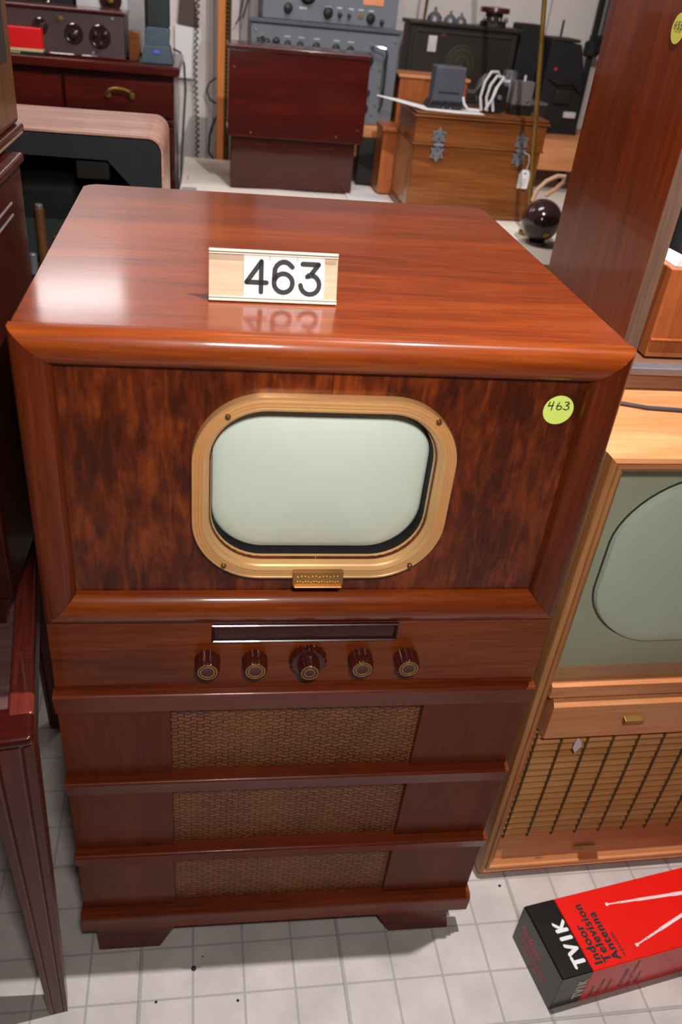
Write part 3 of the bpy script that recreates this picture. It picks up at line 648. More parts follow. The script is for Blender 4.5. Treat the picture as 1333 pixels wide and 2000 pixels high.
mb = MB(); e = Matrix.Translation((-0.0023, AW-0.012, 0.052)) @ Matrix.Rotation(-PI/2, 4, 'Z') @ Matrix.Rotation(PI/2, 4, 'X')
mb.text('Indoor', 0.024, e, 0.0001, 0.0006, shear=0.3); mb.text('Television Antenna', 0.0145, e @ Matrix.Translation((0, -0.018, 0)), 0.0001, 0.0004, shear=0.3, sx=0.8); mb.text('VHF/UHF/FM', 0.011, e @ Matrix.Translation((0.012, -0.034, 0)), 0.0001, 0.0003, shear=0.3)
obj('end_print', mb, 'red_script', AB, local=True, label='red lettering on the black end')

# ------------------------------------------------------------------ left side table and the dark radio on it
TB = thing('side_table', 'worn mahogany side table with fluted tapering legs at the left edge', 'table', (-0.006, -0.098, 0), math.radians(8.6))
TW, TD, TH = 0.46, 0.64, 0.65   # extends to -x and +y
def t(n, mb, mt, **k): return obj(n, mb, mt, TB, local=True, **k)
mb = MB(); mb.box(-TW+0.035, -0.031, 0.043, TD-0.041, TH-0.020, TH-0.006); t('table_panel', mb, 'dusty_panel')
mb = MB(); mb.box(-0.032, -0.001, 0.040, TD, TH-0.014, TH, 0.005, 3); t('top_rim', mb, 'table_rim')
mb = MB(); mb.box(-TW, -TW+0.042, 0.040, TD, TH-0.014, TH, 0.005, 3); t('top_rim', mb, 'table_rim')
mb = MB(); mb.box(-TW+0.05, -0.045, 0.0, 0.045, TH-0.014, TH, 0.005, 3); t('top_rim', mb, 'table_rim')
mb = MB(); mb.box(-TW+0.04, -0.040, TD-0.042, TD, TH-0.014, TH, 0.005, 3); t('top_rim', mb, 'table_rim')
for nm, b in (('apron', (-0.020, -0.008, 0.03, TD-0.03)), ('apron', (-TW+0.008, -TW+0.02, 0.03, TD-0.03)), ('apron', (-TW+0.03, -0.03, 0.008, 0.02)), ('apron', (-TW+0.03, -0.03, TD-0.02, TD-0.008))):
    t(nm, MB().box(b[0], b[1], b[2], b[3], TH-0.110, TH-0.012), 'mahogany_leg')
def leg(cx, cy, sx, sy):
    rings = []
    for (z, h) in ((0, 0.0135), (0.02, 0.0150), (0.30, 0.0215), (TH-0.13, 0.0275), (TH-0.06, 0.029), (TH-0.016, 0.029)):
        q_ = 1-z/TH; ox, oy = cx-sx*(h+0.014*q_), cy-sy*h-0.014*q_*0; r = []
        base = [(-1, -1), (-0.62, -1), (-0.50, -0.90), (-0.38, -1), (0.0, -1), (0.38, -1), (0.50, -0.90), (0.62, -1)]
        pts = []
        for k in range(4):
            a = k*PI/2
            for (u, v) in base: pts.append((u*math.cos(a)-v*math.sin(a), u*math.sin(a)+v*math.cos(a)))
        rings.append([(ox+p[0]*h, oy+p[1]*h, z) for p in pts])
    mb = MB(); mb.loft(rings, cap0=True, cap1=True)
    lg = t('leg', mb, 'mahogany_leg')
    x, y = cx-sx*0.029, cy-sy*0.029
    mb = MB(); mb.box(x-0.029, x+0.029, y-0.029, y+0.029, TH-0.018, TH-0.001, 0.007, 3); obj('leg_cap', mb, 'mahogany_dark', lg, local=True)
leg(-0.001, 0.0, 1, -1); leg(-TW, 0.0, -1, -1); leg(-0.001, TD, 1, 1); leg(-TW, TD, -1, 1)

DR = thing('radio_cabinet', 'very dark wooden radio cabinet with two silver side lines on the left side table', 'radio', (-0.28, 0.22, TH))
mb = MB(); mb.box(-0.46, -0.060, 0.105, 0.448, 0.695, 1.185, 0.006, 3); obj('cabinet_body', mb, 'dark_cab', DR)
mb = MB(); mb.box(-0.465, -0.055, 0.098, 0.455, 1.185, 1.199, 0.005, 3); obj('top_board', mb, 'mahogany_dark', DR)
mb = MB()
for z in (1.152, 1.137): mb.box(-0.0608, -0.0590, 0.11, 0.368, z-0.0012, z+0.0012)
obj('silver_inlay', mb, 'silver_line', DR)
for (x, y) in ((-0.10, 0.135), (-0.43, 0.135), (-0.10, 0.41), (-0.43, 0.41)):
    obj('foot', MB().prism([(x-0.02, 0.6445), (x+0.02, 0.6445), (x+0.032, 0.6952), (x-0.032, 0.6952)], y-0.02, y+0.02, 'Y', 0.002), 'dark_cab', DR)
BR = thing('tabletop_radio', 'brown wooden radio stacked on the dark cabinet at the left edge', 'radio', (-0.28, 0.28, 1.199))
mb = MB(); mb.box(-0.47, -0.080, 0.13, 0.575, 1.214, 1.55, 0.012, 4); obj('cabinet_body', mb, 'brown_cab', BR)
mb = MB(); mb.box(-0.475, -0.076, 0.12, 0.582, 1.1995, 1.216, 0.005, 3); obj('base_board', mb, 'dark_cab', BR)
mb = MB(); mb.box(-0.0765, -0.0740, 0.13, 0.56, 1.204, 1.208, 0.001, 1); obj('metal_trim', mb, 'dark_trim', BR)
mb = MB(); mb.box(-0.0805, -0.0792, 0.18, 0.53, 1.30, 1.45, 0.0, 1); obj('side_panel', mb, 'radio_dark', BR)

# ------------------------------------------------------------------ rear television seen from behind
RT = thing('television_console', 'television turned back to front, pinkish painted-in sheen on top and black open back', 'television', (-0.13, 1.09, 0))
rx0, rx1, ry0, ry1, rz = -0.40, 0.108, 0.955, 1.235, 1.146
def arch(x0, x1, z1, r, n=8):
    p = [(x1, 0.0), ]
    for k in range(n+1): a = PI/2*k/n; p.append((x1-r+r*math.cos(a), z1-r+r*math.sin(a)))
    for k in range(n+1): a = PI/2+PI/2*k/n; p.append((x0+r+r*math.cos(a), z1-r+r*math.sin(a)))
    p.append((x0, 0.0)); return p
outer = arch(rx0, rx1, rz, 0.030); inner = arch(rx0+0.004, rx1-0.004, rz-0.004, 0.026)
mb = MB()
mb.loft([[(p[0], y, p[1]) for p in outer] for y in (ry0, ry1)], closed=False)
mb.loft([[(p[0], y, p[1]) for p in inner] for y in (ry0, ry1)], closed=False)
for y in (ry0, ry1): mb.loft([[(p[0], y, p[1]) for p in outer], [(p[0], y, p[1]) for p in inner]], closed=False)
obj('cabinet_shell', mb, 'sheen_top', RT)
obj('front_board', MB().box(rx0+0.012, rx1-0.012, ry1-0.012, ry1-0.002, 0.02, rz-0.013), 'black', RT)
bk = [(rx0+0.005, 0.02), (rx0+0.06, 0.02), (rx0+0.06, 0.95), (rx0+0.15, 1.100), (0.000, 1.098), (0.055, 1.040), (0.078, 0.98), (0.078, 0.02), (rx1-0.005, 0.02)]
ti = arch(rx0+0.005, rx1-0.005, rz-0.005, 0.025); ti = ti[1:-1]
mb = MB(); mb.prism(bk + ti, ry0+0.002, ry0+0.007, 'Y'); obj('back_panel', mb, 'blueblack', RT, label='blue-black back panel with a large cut-out')
mb = MB(); mb.box(rx0+0.03, rx1-0.03, ry0+0.03, ry1-0.03, 0.70, 0.72, 0.002, 1); mb.box(rx0+0.10, rx1-0.05, ry0+0.05, ry1-0.05, 0.72, 0.86, 0.01, 2); obj('chassis', mb, 'greygreen', RT)
mb = MB(); mb.box(-0.30, -0.075, ry0+0.10, ry1-0.04, 0.86, 1.03, 0.02, 3); mb.cyl((-0.03, ry0+0.12, 0.86), 0.045, 0.14, 'Z', 22, 0.008); obj('transformer', mb, 'greygreen', RT)
mb = MB(); mb.cyl((-0.145, ry0+0.035, 0.86), 0.010, 0.135, 'Z', 18, 0.003); cp = obj('capacitor', mb, 'amber', RT)
mb = MB(); mb.cyl((-0.145, ry0+0.035, 0.9945), 0.008, 0.006, 'Z', 16, 0.001); obj('capacitor_cap', mb, 'steel', cp)
mb = MB(); mb.cyl((-0.112, ry0+0.03, 0.86), 0.010, 0.08, 'Z', 14, 0.002); obj('capacitor', mb, 'amber', RT)
for x, h in ((-0.165, 0.045), (-0.09, 0.035), (-0.055, 0.05)): obj('tube_base', MB().cyl((x, ry0+0.022, 0.86), 0.009, h, 'Z', 14, 0.003), 'steel', RT)
mb = MB(); mb.box(-0.065, 0.0, ry0+0.03, ry0+0.06, 1.055, 1.098, 0.003, 2)
for i in range(3): mb.cyl((-0.052+0.02*i, ry0+0.031, 1.088), 0.004, 0.003, 'Y', 10)
obj('wire_panel', mb, 'radio_dark', RT)

# ------------------------------------------------------------------ desk with drawer, and what stands on it
DK = thing('desk', 'dark red chest of drawers with brass handle behind the left television', 'desk', (-0.35, 2.2, 0))
mb = MB(); mb.box(-0.95, 0.090, 2.012, 2.40, 0.05, 1.142); obj('carcass', mb, 'mahogany_dark', DK)
obj('desk_top', MB().box(-0.97, 0.108, 1.985, 2.42, 1.142, 1.168, 0.006, 3), 'desk', DK)
obj('drawer', MB().box(-0.58, -0.238, 1.998, 2.013, 1.028, 1.122, 0.003, 2), 'desk', DK)
dw1 = obj('drawer', MB().box(-0.228, 0.085, 1.998, 2.013, 1.028, 1.122, 0.003, 2), 'desk', DK)
mb = MB(); mb.tube([(-0.103, 1.985, 1.084), (-0.098, 1.972, 1.096), (-0.082, 1.970, 1.102), (-0.055, 1.970, 1.102), (-0.039, 1.972, 1.096), (-0.034, 1.985, 1.084)], 0.0042, 8)
for x in (-0.103, -0.034): mb.cyl((x, 2.0, 1.082), 0.009, 0.014, 'Y', 16, 0.003)
obj('brass_handle', mb, 'brass', dw1)
mb = MB(); mb.box(-0.95, 0.088, 1.998, 2.013, 1.008, 1.022, 0.003, 2); obj('moulding', mb, 'desk', DK)
obj('drawer', MB().box(-0.58, 0.085, 1.998, 2.013, 0.72, 1.0, 0.003, 2), 'mahogany_dark', DK)

R1 = thing('tabletop_radio', 'long low brown radio with two round dials on the dark red desk', 'radio', (-0.22, 2.10, 1.168))
mb = MB(); mb.box(-0.42, -0.052, 2.045, 2.20, 1.169, 1.283, 0.006, 3); obj('case', mb, 'radio_metal', R1)
obj('lid', MB().box(-0.425, -0.047, 2.038, 2.205, 1.283, 1.292, 0.004, 3), 'maroon', R1)
obj('base', MB().box(-0.42, -0.05, 2.036, 2.046, 1.169, 1.176, 0.002, 1), 'maroon', R1)
def dial(x, z, r, big):
    mx = Matrix.Translation((x, 2.045, z)) @ Matrix.Rotation(PI/2, 4, 'X')
    mb = MB(); mb.lathe([(r, 0), (r, 0.004), (r-0.003, 0.007), (r-0.006, 0.006), (0.0001, 0.006)], 28, mx); d = obj('dial', mb, 'bakelite', R1)
    mb = MB()
    if big:
        for dx, dz in ((-0.014, 0.006), (0.014, 0.008), (0, -0.018)): mb.lathe([(0.008, 0.006), (0.007, 0.016), (0.0001, 0.017)], 16, mx @ Matrix.Translation((dx, dz, 0)))
    else: mb.lathe([(0.013, 0.006), (0.012, 0.018), (0.0001, 0.020)], 18, mx)
    obj('dial_knob', mb, 'bakelite', d)
dial(-0.196, 1.228, 0.027, False); dial(-0.122, 1.226, 0.031, True); dial(-0.29, 1.240, 0.022, False)
obj('badge', MB().lathe([(0.012, 0), (0.012, 0.002), (0.0001, 0.003)], 24, Matrix.Translation((-0.235, 2.045, 1.262)) @ Matrix.Rotation(PI/2, 4, 'X') @ Matrix.Diagonal((1, 0.7, 1, 1))), 'brass', R1)
mb = MB()
for x, z in ((-0.145, 1.181), (-0.085, 1.273)): mb.cyl((x, 2.046, z), 0.005, 0.004, 'Y', 12, 0.001)
obj('case_screw', mb, 'steel', R1)
RB = thing('red_carton', 'small bright red box with cream and navy bands in front of the brown radio', 'box', (-0.33, 2.015, 1.168))
mb = MB(); mb.box(-0.392, -0.282, 2.0, 2.034, 1.1840, 1.236, 0.001, 1); obj('box_body', mb, 'battery_red', RB)
mb = MB(); mb.box(-0.392, -0.282, 2.0, 2.034, 1.1765, 1.1840, 0.0005, 1); obj('cream_band', mb, 'cream', RB)
mb = MB(); mb.box(-0.392, -0.282, 2.0, 2.034, 1.169, 1.1765, 0.0005, 1); nb = obj('navy_band', mb, 'navy', RB)
mb = MB()
for i in range(6): mb.box(-0.385+i*0.007, -0.381+i*0.007, 1.9992, 2.0002, 1.1705, 1.175)
obj('gold_print', mb, 'cream', nb)
TP = thing('telephone_stand', 'blue-grey upright stand with a blue sticker at the right end of the desk', 'stand', (0.045, 2.09, 1.168))
mb = MB(); mb.prism([(-0.008, 1.169), (0.088, 1.169), (0.084, 1.185), (0.078, 1.215), (0.004, 1.215), (-0.004, 1.185)], 2.03, 2.13, 'Y', 0.003); bs = obj('base', mb, 'bluegrey', TP)
mb = MB(); mb.prism([(0.008, 1.214), (0.075, 1.214), (0.078, 1.255), (0.072, 1.262), (0.014, 1.262), (0.006, 1.25)], 2.045, 2.12, 'Y', 0.003); obj('cradle', mb, 'bluegrey', TP)
mb = MB(); mb.box(0.012, 0.078, 2.055, 2.115, 1.26, 1.42, 0.006, 2); obj('column', mb, 'navy', TP)
obj('blue_sticker', MB().box(0.032, 0.049, 2.0275, 2.030, 1.195, 1.204, 0.001, 1), 'blue_dot', bs)
WB = thing('wooden_block', 'small brown wooden piece between the brown radio and the blue-grey stand', 'block', (-0.025, 2.10, 1.168))
obj('block_body', MB().prism([(-0.042, 1.169), (-0.018, 1.169), (-0.008, 1.20), (-0.012, 1.242), (-0.040, 1.248)], 2.06, 2.13, 'Y', 0.002), 'chest', WB)
R2 = thing('radio_receiver', 'black radio standing behind the long brown radio on the desk', 'radio', (-0.33, 2.30, 1.168))
mb = MB(); mb.box(-0.45, -0.222, 2.25, 2.38, 1.169, 1.40, 0.004, 2); obj('case', mb, 'black', R2)
mb = MB()
for x, z in ((-0.34, 1.285), (-0.255, 1.282), (-0.30, 1.29)): mb.lathe([(0.012, 0), (0.010, 0.012), (0.0001, 0.014)], 16, Matrix.Translation((x, 2.25, z)) @ Matrix.Rotation(PI/2, 4, 'X'))
obj('knob', mb, 'bakelite', R2)
R3 = thing('radio_receiver', 'radio with grey panel in a reddish wood case behind the brown radio', 'radio', (-0.11, 2.30, 1.168))
mb = MB(); mb.box(-0.216, 0.006, 2.262, 2.38, 1.169, 1.42, 0.004, 2); obj('case', mb, 'maroon', R3)
obj('front_panel', MB().box(-0.212, -0.006, 2.256, 2.263, 1.175, 1.41, 0.001, 1), 'label_white', R3)
mx = Matrix.Translation((-0.108, 2.256, 1.312)) @ Matrix.Rotation(PI/2, 4, 'X')
d = obj('dial', MB().lathe([(0.034, 0), (0.034, 0.006), (0.030, 0.010), (0.0001, 0.010)], 30, mx), 'bakelite', R3); obj('dial_hub', MB().lathe([(0.012, 0.010), (0.010, 0.022), (0.0001, 0.024)], 18, mx), 'brass', d)
mb = MB(); mb.lathe([(0.009, 0), (0.008, 0.008), (0.0001, 0.010)], 16, Matrix.Translation((-0.130, 2.256, 1.262)) @ Matrix.Rotation(PI/2, 4, 'X')); obj('brass_button', mb, 'brass', R3)

# ------------------------------------------------------------------ back wall odds and ends
HP = thing('hanging_card', 'white stepped card with a brown triangular top hanging on the back wall', 'card', (0.12, 2.58, 1.1))
mb = MB(); mb.prism([(0.075, 1.08), (0.135, 1.080), (0.140, 1.13), (0.152, 1.17), (0.168, 1.20), (0.165, 1.235), (0.075, 1.245)], 2.578, 2.59, 'Y'); obj('white_card', mb, 'paper', HP)
mb = MB(); mb.prism([(0.085, 1.246), (0.158, 1.240), (0.142, 1.33), (0.128, 1.40), (0.100, 1.40)], 2.575, 2.592, 'Y'); obj('brown_card', mb, 'card_brown', HP)
pts = []
for i in range(420):
    tt = i/420; a = tt*2*PI*34; z = 1.46-tt*0.66
    pts.append((0.150+0.006*math.cos(a)+0.004*math.sin(tt*9), 2.56+0.006*math.sin(a), z))
tag(obj('coiled_cord', MB().tube(pts, 0.0026, 5), 'cable_dark'), 'dark coiled telephone cord hanging in front of the white back wall', 'cord')
tag(obj('hanging_cable', MB().tube([(0.070, 2.50, 1.175), (0.095, 2.50, 1.165), (0.108, 2.50, 1.13), (0.112, 2.50, 1.05), (0.105, 2.50, 0.95), (0.095, 2.50, 0.80), (0.09, 2.50, 0.0)], 0.004, 6), 'cable_dark'), 'smooth dark cable hanging beside the desk', 'cable')
mb = MB(); mb.tube([(0.24, 2.56, 1.088), (0.215, 2.56, 1.088), (0.195, 2.56, 1.072), (0.186, 2.56, 1.045), (0.198, 2.56, 1.02), (0.22, 2.56, 1.008), (0.245, 2.56, 1.012)], 0.0034, 6)
tag(obj('cable_loop', mb, 'cable_dark'), 'dark cable loop showing left of the orange wooden post', 'cable')
mb = MB(); mb.tube([(0.24, 2.57, 0.985), (0.215, 2.57, 0.95), (0.198, 2.57, 0.90), (0.195, 2.57, 0.84), (0.225, 2.57, 0.80)], 0.0045, 6)
tag(obj('cable_end', mb, 'cable_dark'), 'thick dark cable sagging low behind the white table', 'cable')
PO = thing('carved_post', 'tall orange wooden post with a carved dark edge behind the white table', 'post', (0.25, 2.42, 0))
mb = MB(); mb.box(0.222, 0.248, 2.445, 2.485, 0, 1.95, 0.003, 2); obj('post_board', mb, 'post', PO)
mb = MB(); mb.box(0.2485, 0.268, 2.450, 2.485, 0, 1.95)
for i in range(88):
    z = 0.84+i*0.0125; mb.lathe([(0.0001, -0.005), (0.006, -0.003), (0.0075, 0), (0.006, 0.003), (0.0001, 0.005)], 8, Matrix.Translation((0.256, 2.447, z)) @ Matrix.Rotation(0.6, 4, 'Y'))
obj('carved_edge', mb, 'cord_brown', PO)
tag(obj('loose_wires', MB().tube([(0.345, 2.56, 1.6), (0.318, 2.56, 1.40), (0.300, 2.56, 1.285), (0.285, 2.55, 1.262)], 0.0028, 6).tube([(0.37, 2.56, 1.6), (0.335, 2.56, 1.37), (0.308, 2.56, 1.28)], 0.0028, 6), 'cable_dark'), 'pair of thin dark wires hanging on the wall beside the grey radio rack', 'wires')

# ------------------------------------------------------------------ white table with the back shelf
WT = thing('covered_table', 'long table under a white cloth behind the red-brown console', 'table', (0.8, 1.9, 0))
mb = MB(); mb.box(0.125, 1.62, 1.33, 2.42, 0.815, 0.842, 0.002, 1); obj('table_top', mb, 'peach', WT)
for x in (0.17, 1.57):
    for y in (1.38, 2.38): obj('leg', MB().box(x-0.025, x+0.025, y-0.025, y+0.025, 0, 0.816, 0.003, 1), 'peach', WT)
def cloth_obj():
    bm = bmesh.new(); nx, ny = 56, 44; x0, x1, y0, y1 = 0.105, 1.64, 1.31, 2.435; V = []
    for j in range(ny+1):
        row = []
        for i in range(nx+1):
            u = i/nx; v = j/ny; x = x0+(x1-x0)*u; y = y0+(y1-y0)*v; z = 0.8455+0.0018*(math.sin(x*23+y*7)*math.sin(y*19-x*5))
            if i in (0, nx) or j in (0, ny): z = 0.60+0.01*math.sin(x*31+y*17)
            elif i in (1, nx-1) or j in (1, ny-1): z -= 0.004
            if i == 0: x -= 0.0; 
            if i == 1: x = x0+0.004
            if i == nx-1: x = x1-0.004
            if j == 1: y = y0+0.004
            if j == ny-1: y = y1-0.004
            row.append(bm.verts.new((x, y, z)))
        V.append(row)
    for j in range(ny):
        for i in range(nx): bm.faces.new((V[j][i], V[j][i+1], V[j+1][i+1], V[j+1][i]))
    m_ = MB(); m_.bm.free(); m_.bm = bm; return m_
CL = tag(obj('tablecloth', cloth_obj(), 'cloth'), 'white cloth spread over the long back table', 'tablecloth')
tag(obj('cloth_bundle', MB().box(0.115, 0.160, 1.50, 1.86, 0.849, 0.864, 0.006, 3), 'cloth_grey'), 'folded lilac-grey cloth at the left edge of the white table', 'cloth')
tag(obj('paper_sheet', MB().prism([(0.72, 1.60), (0.77, 1.93), (0.70, 2.10), (0.64, 2.10), (0.62, 1.62)], 0.8485, 0.850, 'Z'), 'paper'), 'white paper lying on the tablecloth between mahogany box and wooden chest', 'paper')
SH = thing('back_shelf', 'orange pine shelf board along the back of the white table', 'shelf', (1.0, 2.35, 0.848))
obj('shelf_board', MB().box(0.295, 1.62, 2.19, 2.52, 1.002, 1.022, 0.002, 1), 'peach', SH)
obj('shelf_front', MB().box(0.295, 1.62, 2.182, 2.196, 0.925, 1.0215, 0.002, 1), 'peach', SH)
for x in (0.30, 1.0, 1.60): obj('support', MB().box(x-0.012, x+0.012, 2.21, 2.41, 0.849, 1.002), 'peach', SH)

# ------------------------------------------------------------------ red mahogany box
MX = thing('mahogany_box', 'red mahogany upright box with wider upper section standing on the white table', 'box', (0.46, 2.0, 0.848))
mb = MB(); mb.box(0.263, 0.652, 1.972, 2.09, 0.849, 1.0, 0.003, 2); obj('lower_case', mb, 'mahogany_dark', MX)
mb = MB(); mb.box(0.252, 0.670, 1.950, 2.095, 1.0, 1.232, 0.003, 2); obj('upper_case', mb, 'mahogany', MX)
mb = MB(); mb.box(0.246, 0.676, 1.943, 2.10, 1.232, 1.2445, 0.004, 3); obj('lid', mb, 'mahogany', MX)
mb = MB()
for x, z in ((0.268, 1.187), (0.650, 1.04), (0.322, 1.013), (0.585, 1.018)): mb.cyl((x, 1.951, z), 0.0032, 0.0025, 'Y', 12, 0.0005)
obj('screw', mb, 'screw', MX)
obj('side_catch', MB().box(0.2490, 0.2525, 1.96, 1.975, 1.022, 1.034, 0.001, 1), 'cable_white', MX)
tag(obj('black_box', MB().box(0.690, 0.765, 2.12, 2.18, 0.85, 0.990, 0.004, 2), 'black'), 'small black box behind the right side of the mahogany box', 'box')
SW = thing('small_wooden_box', 'small orange wooden box tucked behind the left side of the oak chest', 'box', (0.76, 2.05, 0.848))
obj('box_body', MB().box(0.742, 0.86, 2.0, 2.12, 0.85, 1.035, 0.004, 2), 'radio_wood', SW); obj('box_lid', MB().box(0.738, 0.864, 1.996, 2.124, 1.035, 1.05, 0.003, 2), 'radio_wood', SW)

# ------------------------------------------------------------------ grey rack
def rack(nm, label, y, x0, x1, z0, z1, knobs, parts):
    R = thing(nm, label, 'radio', ((x0+x1)/2, y+0.1, z0))
    obj('case', MB().box(x0, x1, y+0.006, y+0.26, z0, z1, 0.003, 2), 'rack_edge', R)
    obj('front_panel', MB().box(x0, x1, y, y+0.006, z0, z1-0.002, 0.0015, 1), 'rack_grey', R)
    for (x, z, r) in knobs:
        obj('knob', MB().lathe([(r*1.2, 0), (r*1.2, 0.003), (r, 0.005), (r*0.9, 0.018), (0.0001, 0.019)], 18, Matrix.Translation((x, y, z)) @ Matrix.Rotation(PI/2, 4, 'X')), 'black_gloss', R)
    return R
RA = rack('rack_receiver', 'grey steel rack receiver with chrome handles, lower of the two on the shelf', 2.215, 0.325, 0.803, 1.023, 1.290,
          [(0.375, 1.238, .010), (0.405, 1.243, .010), (0.442, 1.238, .009), (0.482, 1.238, .009), (0.534, 1.238, .010), (0.598, 1.238, .010), (0.645, 1.236, .010), (0.70, 1.212, .020), (0.70, 1.07, .018), (0.715, 1.12, .007)], None)
for xa, xb in ((0.345, 0.362), (0.742, 0.760)):
    mb = MB(); mb.tube([(xb if xa < .5 else xa-0.03, 2.214, 1.252), (xb if xa < .5 else xa-0.02, 2.188, 1.254), (xa if xa < .5 else xb-0.006, 2.180, 1.250), (xa if xa < .5 else xb, 2.180, 1.235), (xa if xa < .5 else xb, 2.180, 1.10), (xa if xa < .5 else xb, 2.186, 1.085), (xa if xa < .5 else xb, 2.216, 1.08)], 0.0045, 8); obj('chrome_handle', mb, 'chrome', RA)
mb = MB()
for x, z in ((0.748, 1.19), (0.75, 1.14), (0.745, 1.085), (0.735, 1.055), (0.34, 1.27), (0.79, 1.27)): mb.cyl((x, 2.215, z), 0.005, 0.004, 'Y', 12, 0.001)
obj('panel_screw', mb, 'steel', RA)
mb = MB()
for x in (0.44, 0.485, 0.534, 0.598, 0.645): mb.box(x-0.010, x+0.010, 2.2143, 2.2152, 1.257, 1.260)
obj('panel_marking', mb, 'label_white', RA)
obj('top_flange', MB().box(0.318, 0.805, 2.208, 2.25, 1.2905, 1.302, 0.002, 1), 'rack_edge', RA)
RU = rack('rack_receiver', 'grey steel rack receiver with an orange label, upper of the two on the shelf', 2.240, 0.360, 0.790, 1.303, 1.62,
          [(0.440, 1.335, .012), (0.500, 1.375, .022), (0.567, 1.332, .013), (0.605, 1.330, .006), (0.635, 1.330, .005), (0.705, 1.327, .012), (0.742, 1.320, .006)], None)
obj('orange_label', MB().box(0.676, 0.742, 2.2385, 2.2402, 1.362, 1.400, 0.0005, 1), 'label_orange', RU)
mb = MB()
for x in (0.567, 0.603, 0.640, 0.672, 0.705): mb.box(x-0.008, x+0.008, 2.2392, 2.2402, 1.345, 1.349)
mb.box(0.475, 0.50, 2.2392, 2.2402, 1.335, 1.341); obj('panel_marking', mb, 'label_white', RU)
mb = MB(); mb.cyl((0.672, 2.24, 1.330), 0.007, 0.004, 'Y', 14, 0.001); obj('indicator_ring', mb, 'brass', RU)

# ------------------------------------------------------------------ oak chest and what lies on it
CH = thing('oak_chest', 'oak wooden chest with star-shaped grey hinges on the white table', 'chest', (0.98, 1.85, 0.848))
cx0, cx1, cy0, cy1 = 0.785, 1.178, 1.752, 1.99
mb = MB(); mb.box(cx0+0.004, cx1-0.004, cy0, cy1, 0.862, 1.046, 0.002, 2); body = obj('chest_body', mb, 'chest', CH)
obj('chest_base', MB().box(cx0-0.003, cx1+0.003, cy0-0.006, cy1+0.006, 0.849, 0.866, 0.004, 3), 'chest', CH)
obj('side_veneer', MB().box(cx0+0.0028, cx0+0.0045, cy0+0.012, cy1-0.008, 0.868, 1.040), 'chest_side', CH)
mb = MB(); mb.box(cx0, cx1, cy0-0.003, cy1+0.002, 1.048, 1.118, 0.004, 3); mb.box(cx0-0.006, cx1+0.006, cy0-0.010, cy1+0.008, 1.118, 1.124, 0.0028, 3); mb.box(cx0-0.002, cx1+0.002, cy0-0.006, cy1+0.006, 1.124, 1.133, 0.004, 3); obj('lid', mb, 'chest', CH)
obj('lid_bead', MB().box(cx0-0.003, cx1+0.003, cy0-0.006, cy1+0.004, 1.0445, 1.050, 0.0025, 3), 'chest', CH)
def star_hinge(x, z):
    def star(cz, s_):
        p = []
        for k in range(12):
            a = math.radians(90+30*k)*1.0; r = 0.026 if k % 2 == 0 else 0.016
            p.append((x+r*0.92*math.cos(a), cz+s_*r*math.sin(a)))
        return p
    mb = MB(); mb.prism(star(z+0.0225, 1), cy0-0.007, cy0-0.003, 'Y', 0.0006); mb.prism(star(z-0.0225, -1), cy0-0.007, cy0-0.001, 'Y', 0.0006)
    mb.tube([(x-0.014, cy0-0.010, z), (x+0.014, cy0-0.010, z)], 0.004, 10); h = obj('star_hinge', mb, 'steel', CH)
    mb = MB()
    for dx, dz in ((0, .016), (-.010, .030), (.010, .030), (0, -.016), (-.010, -.030), (.010, -.030)): mb.cyl((x+dx, cy0-0.0065, z+dz), 0.0025, 0.0018, 'Y', 8)
    obj('hinge_screw', mb, 'black', h)
star_hinge(0.858, 1.048); star_hinge(1.108, 1.048)
TG = thing('price_tag', 'white paper price tag on a string hanging from the right star hinge', 'tag', (1.135, 1.735, 1.0))
mb = MB(); mb.prism([(1.118, 0.945), (1.150, 0.945), (1.152, 0.985), (1.144, 0.998), (1.126, 0.998), (1.117, 0.985)], 1.7385, 1.7395, 'Y'); tgp = obj('tag_paper', mb, 'paper', TG)
obj('tag_string', MB().tube([(1.118, 1.740, 1.045), (1.135, 1.738, 1.040), (1.140, 1.738, 1.02), (1.135, 1.738, 0.99)], 0.0012, 5), 'cable_white', TG)
mb = MB(); mb.cyl((1.135, 1.7386, 0.988), 0.003, 0.0006, 'Y', 10)
for i in range(4): mb.box(1.1285, 1.1425, 1.7380, 1.7386, 0.953+i*0.006, 0.9540+i*0.006)
obj('tag_writing', mb, 'ink', tgp)
def sheet():
    mb = MB(); A = [(0.672, 1.80, 1.157), (0.74, 1.782, 1.146), (0.81, 1.765, 1.1342), (0.90, 1.748, 1.1334), (0.985, 1.760, 1.1334)]
    B = [(0.674, 1.812, 1.157), (0.75, 1.85, 1.146), (0.82, 1.86, 1.1342), (0.90, 1.86, 1.1334), (0.980, 1.83, 1.1334)]
    rg = []
    for a, b in zip(A, B):
        rg.append([a, b, (b[0], b[1], b[2]+0.0012), (a[0], a[1], a[2]+0.0012)])
    return mb.loft(rg, cap0=True, cap1=True)
PS = tag(obj('paper_sheet', sheet(), 'paper'), 'white paper sheet on the chest overhanging its left edge', 'paper')
AD = thing('power_adapter', 'charcoal wall power adapter standing on its prongs on the chest', 'adapter', (0.885, 1.82, 1.136))
mb = MB(); mb.box(0.835, 0.925, 1.800, 1.86, 1.155, 1.245, 0.005, 3); obj('adapter_body', mb, 'adapter', AD)
mb = MB(); mb.prism([(0.822, 1.137), (0.925, 1.137), (0.935, 1.158), (0.832, 1.158)], 1.80, 1.865, 'Y', 0.004); obj('adapter_foot', mb, 'black_gloss', AD)
mb = MB()
for x in (0.868, 0.889): mb.box(x-0.0018, x+0.0018, 1.790, 1.7985, 1.137, 1.160)
obj('prong', mb, 'chrome', AD)
obj('embossed_line', MB().box(0.850, 0.912, 1.7990, 1.8005, 1.177, 1.180), 'black_gloss', AD)
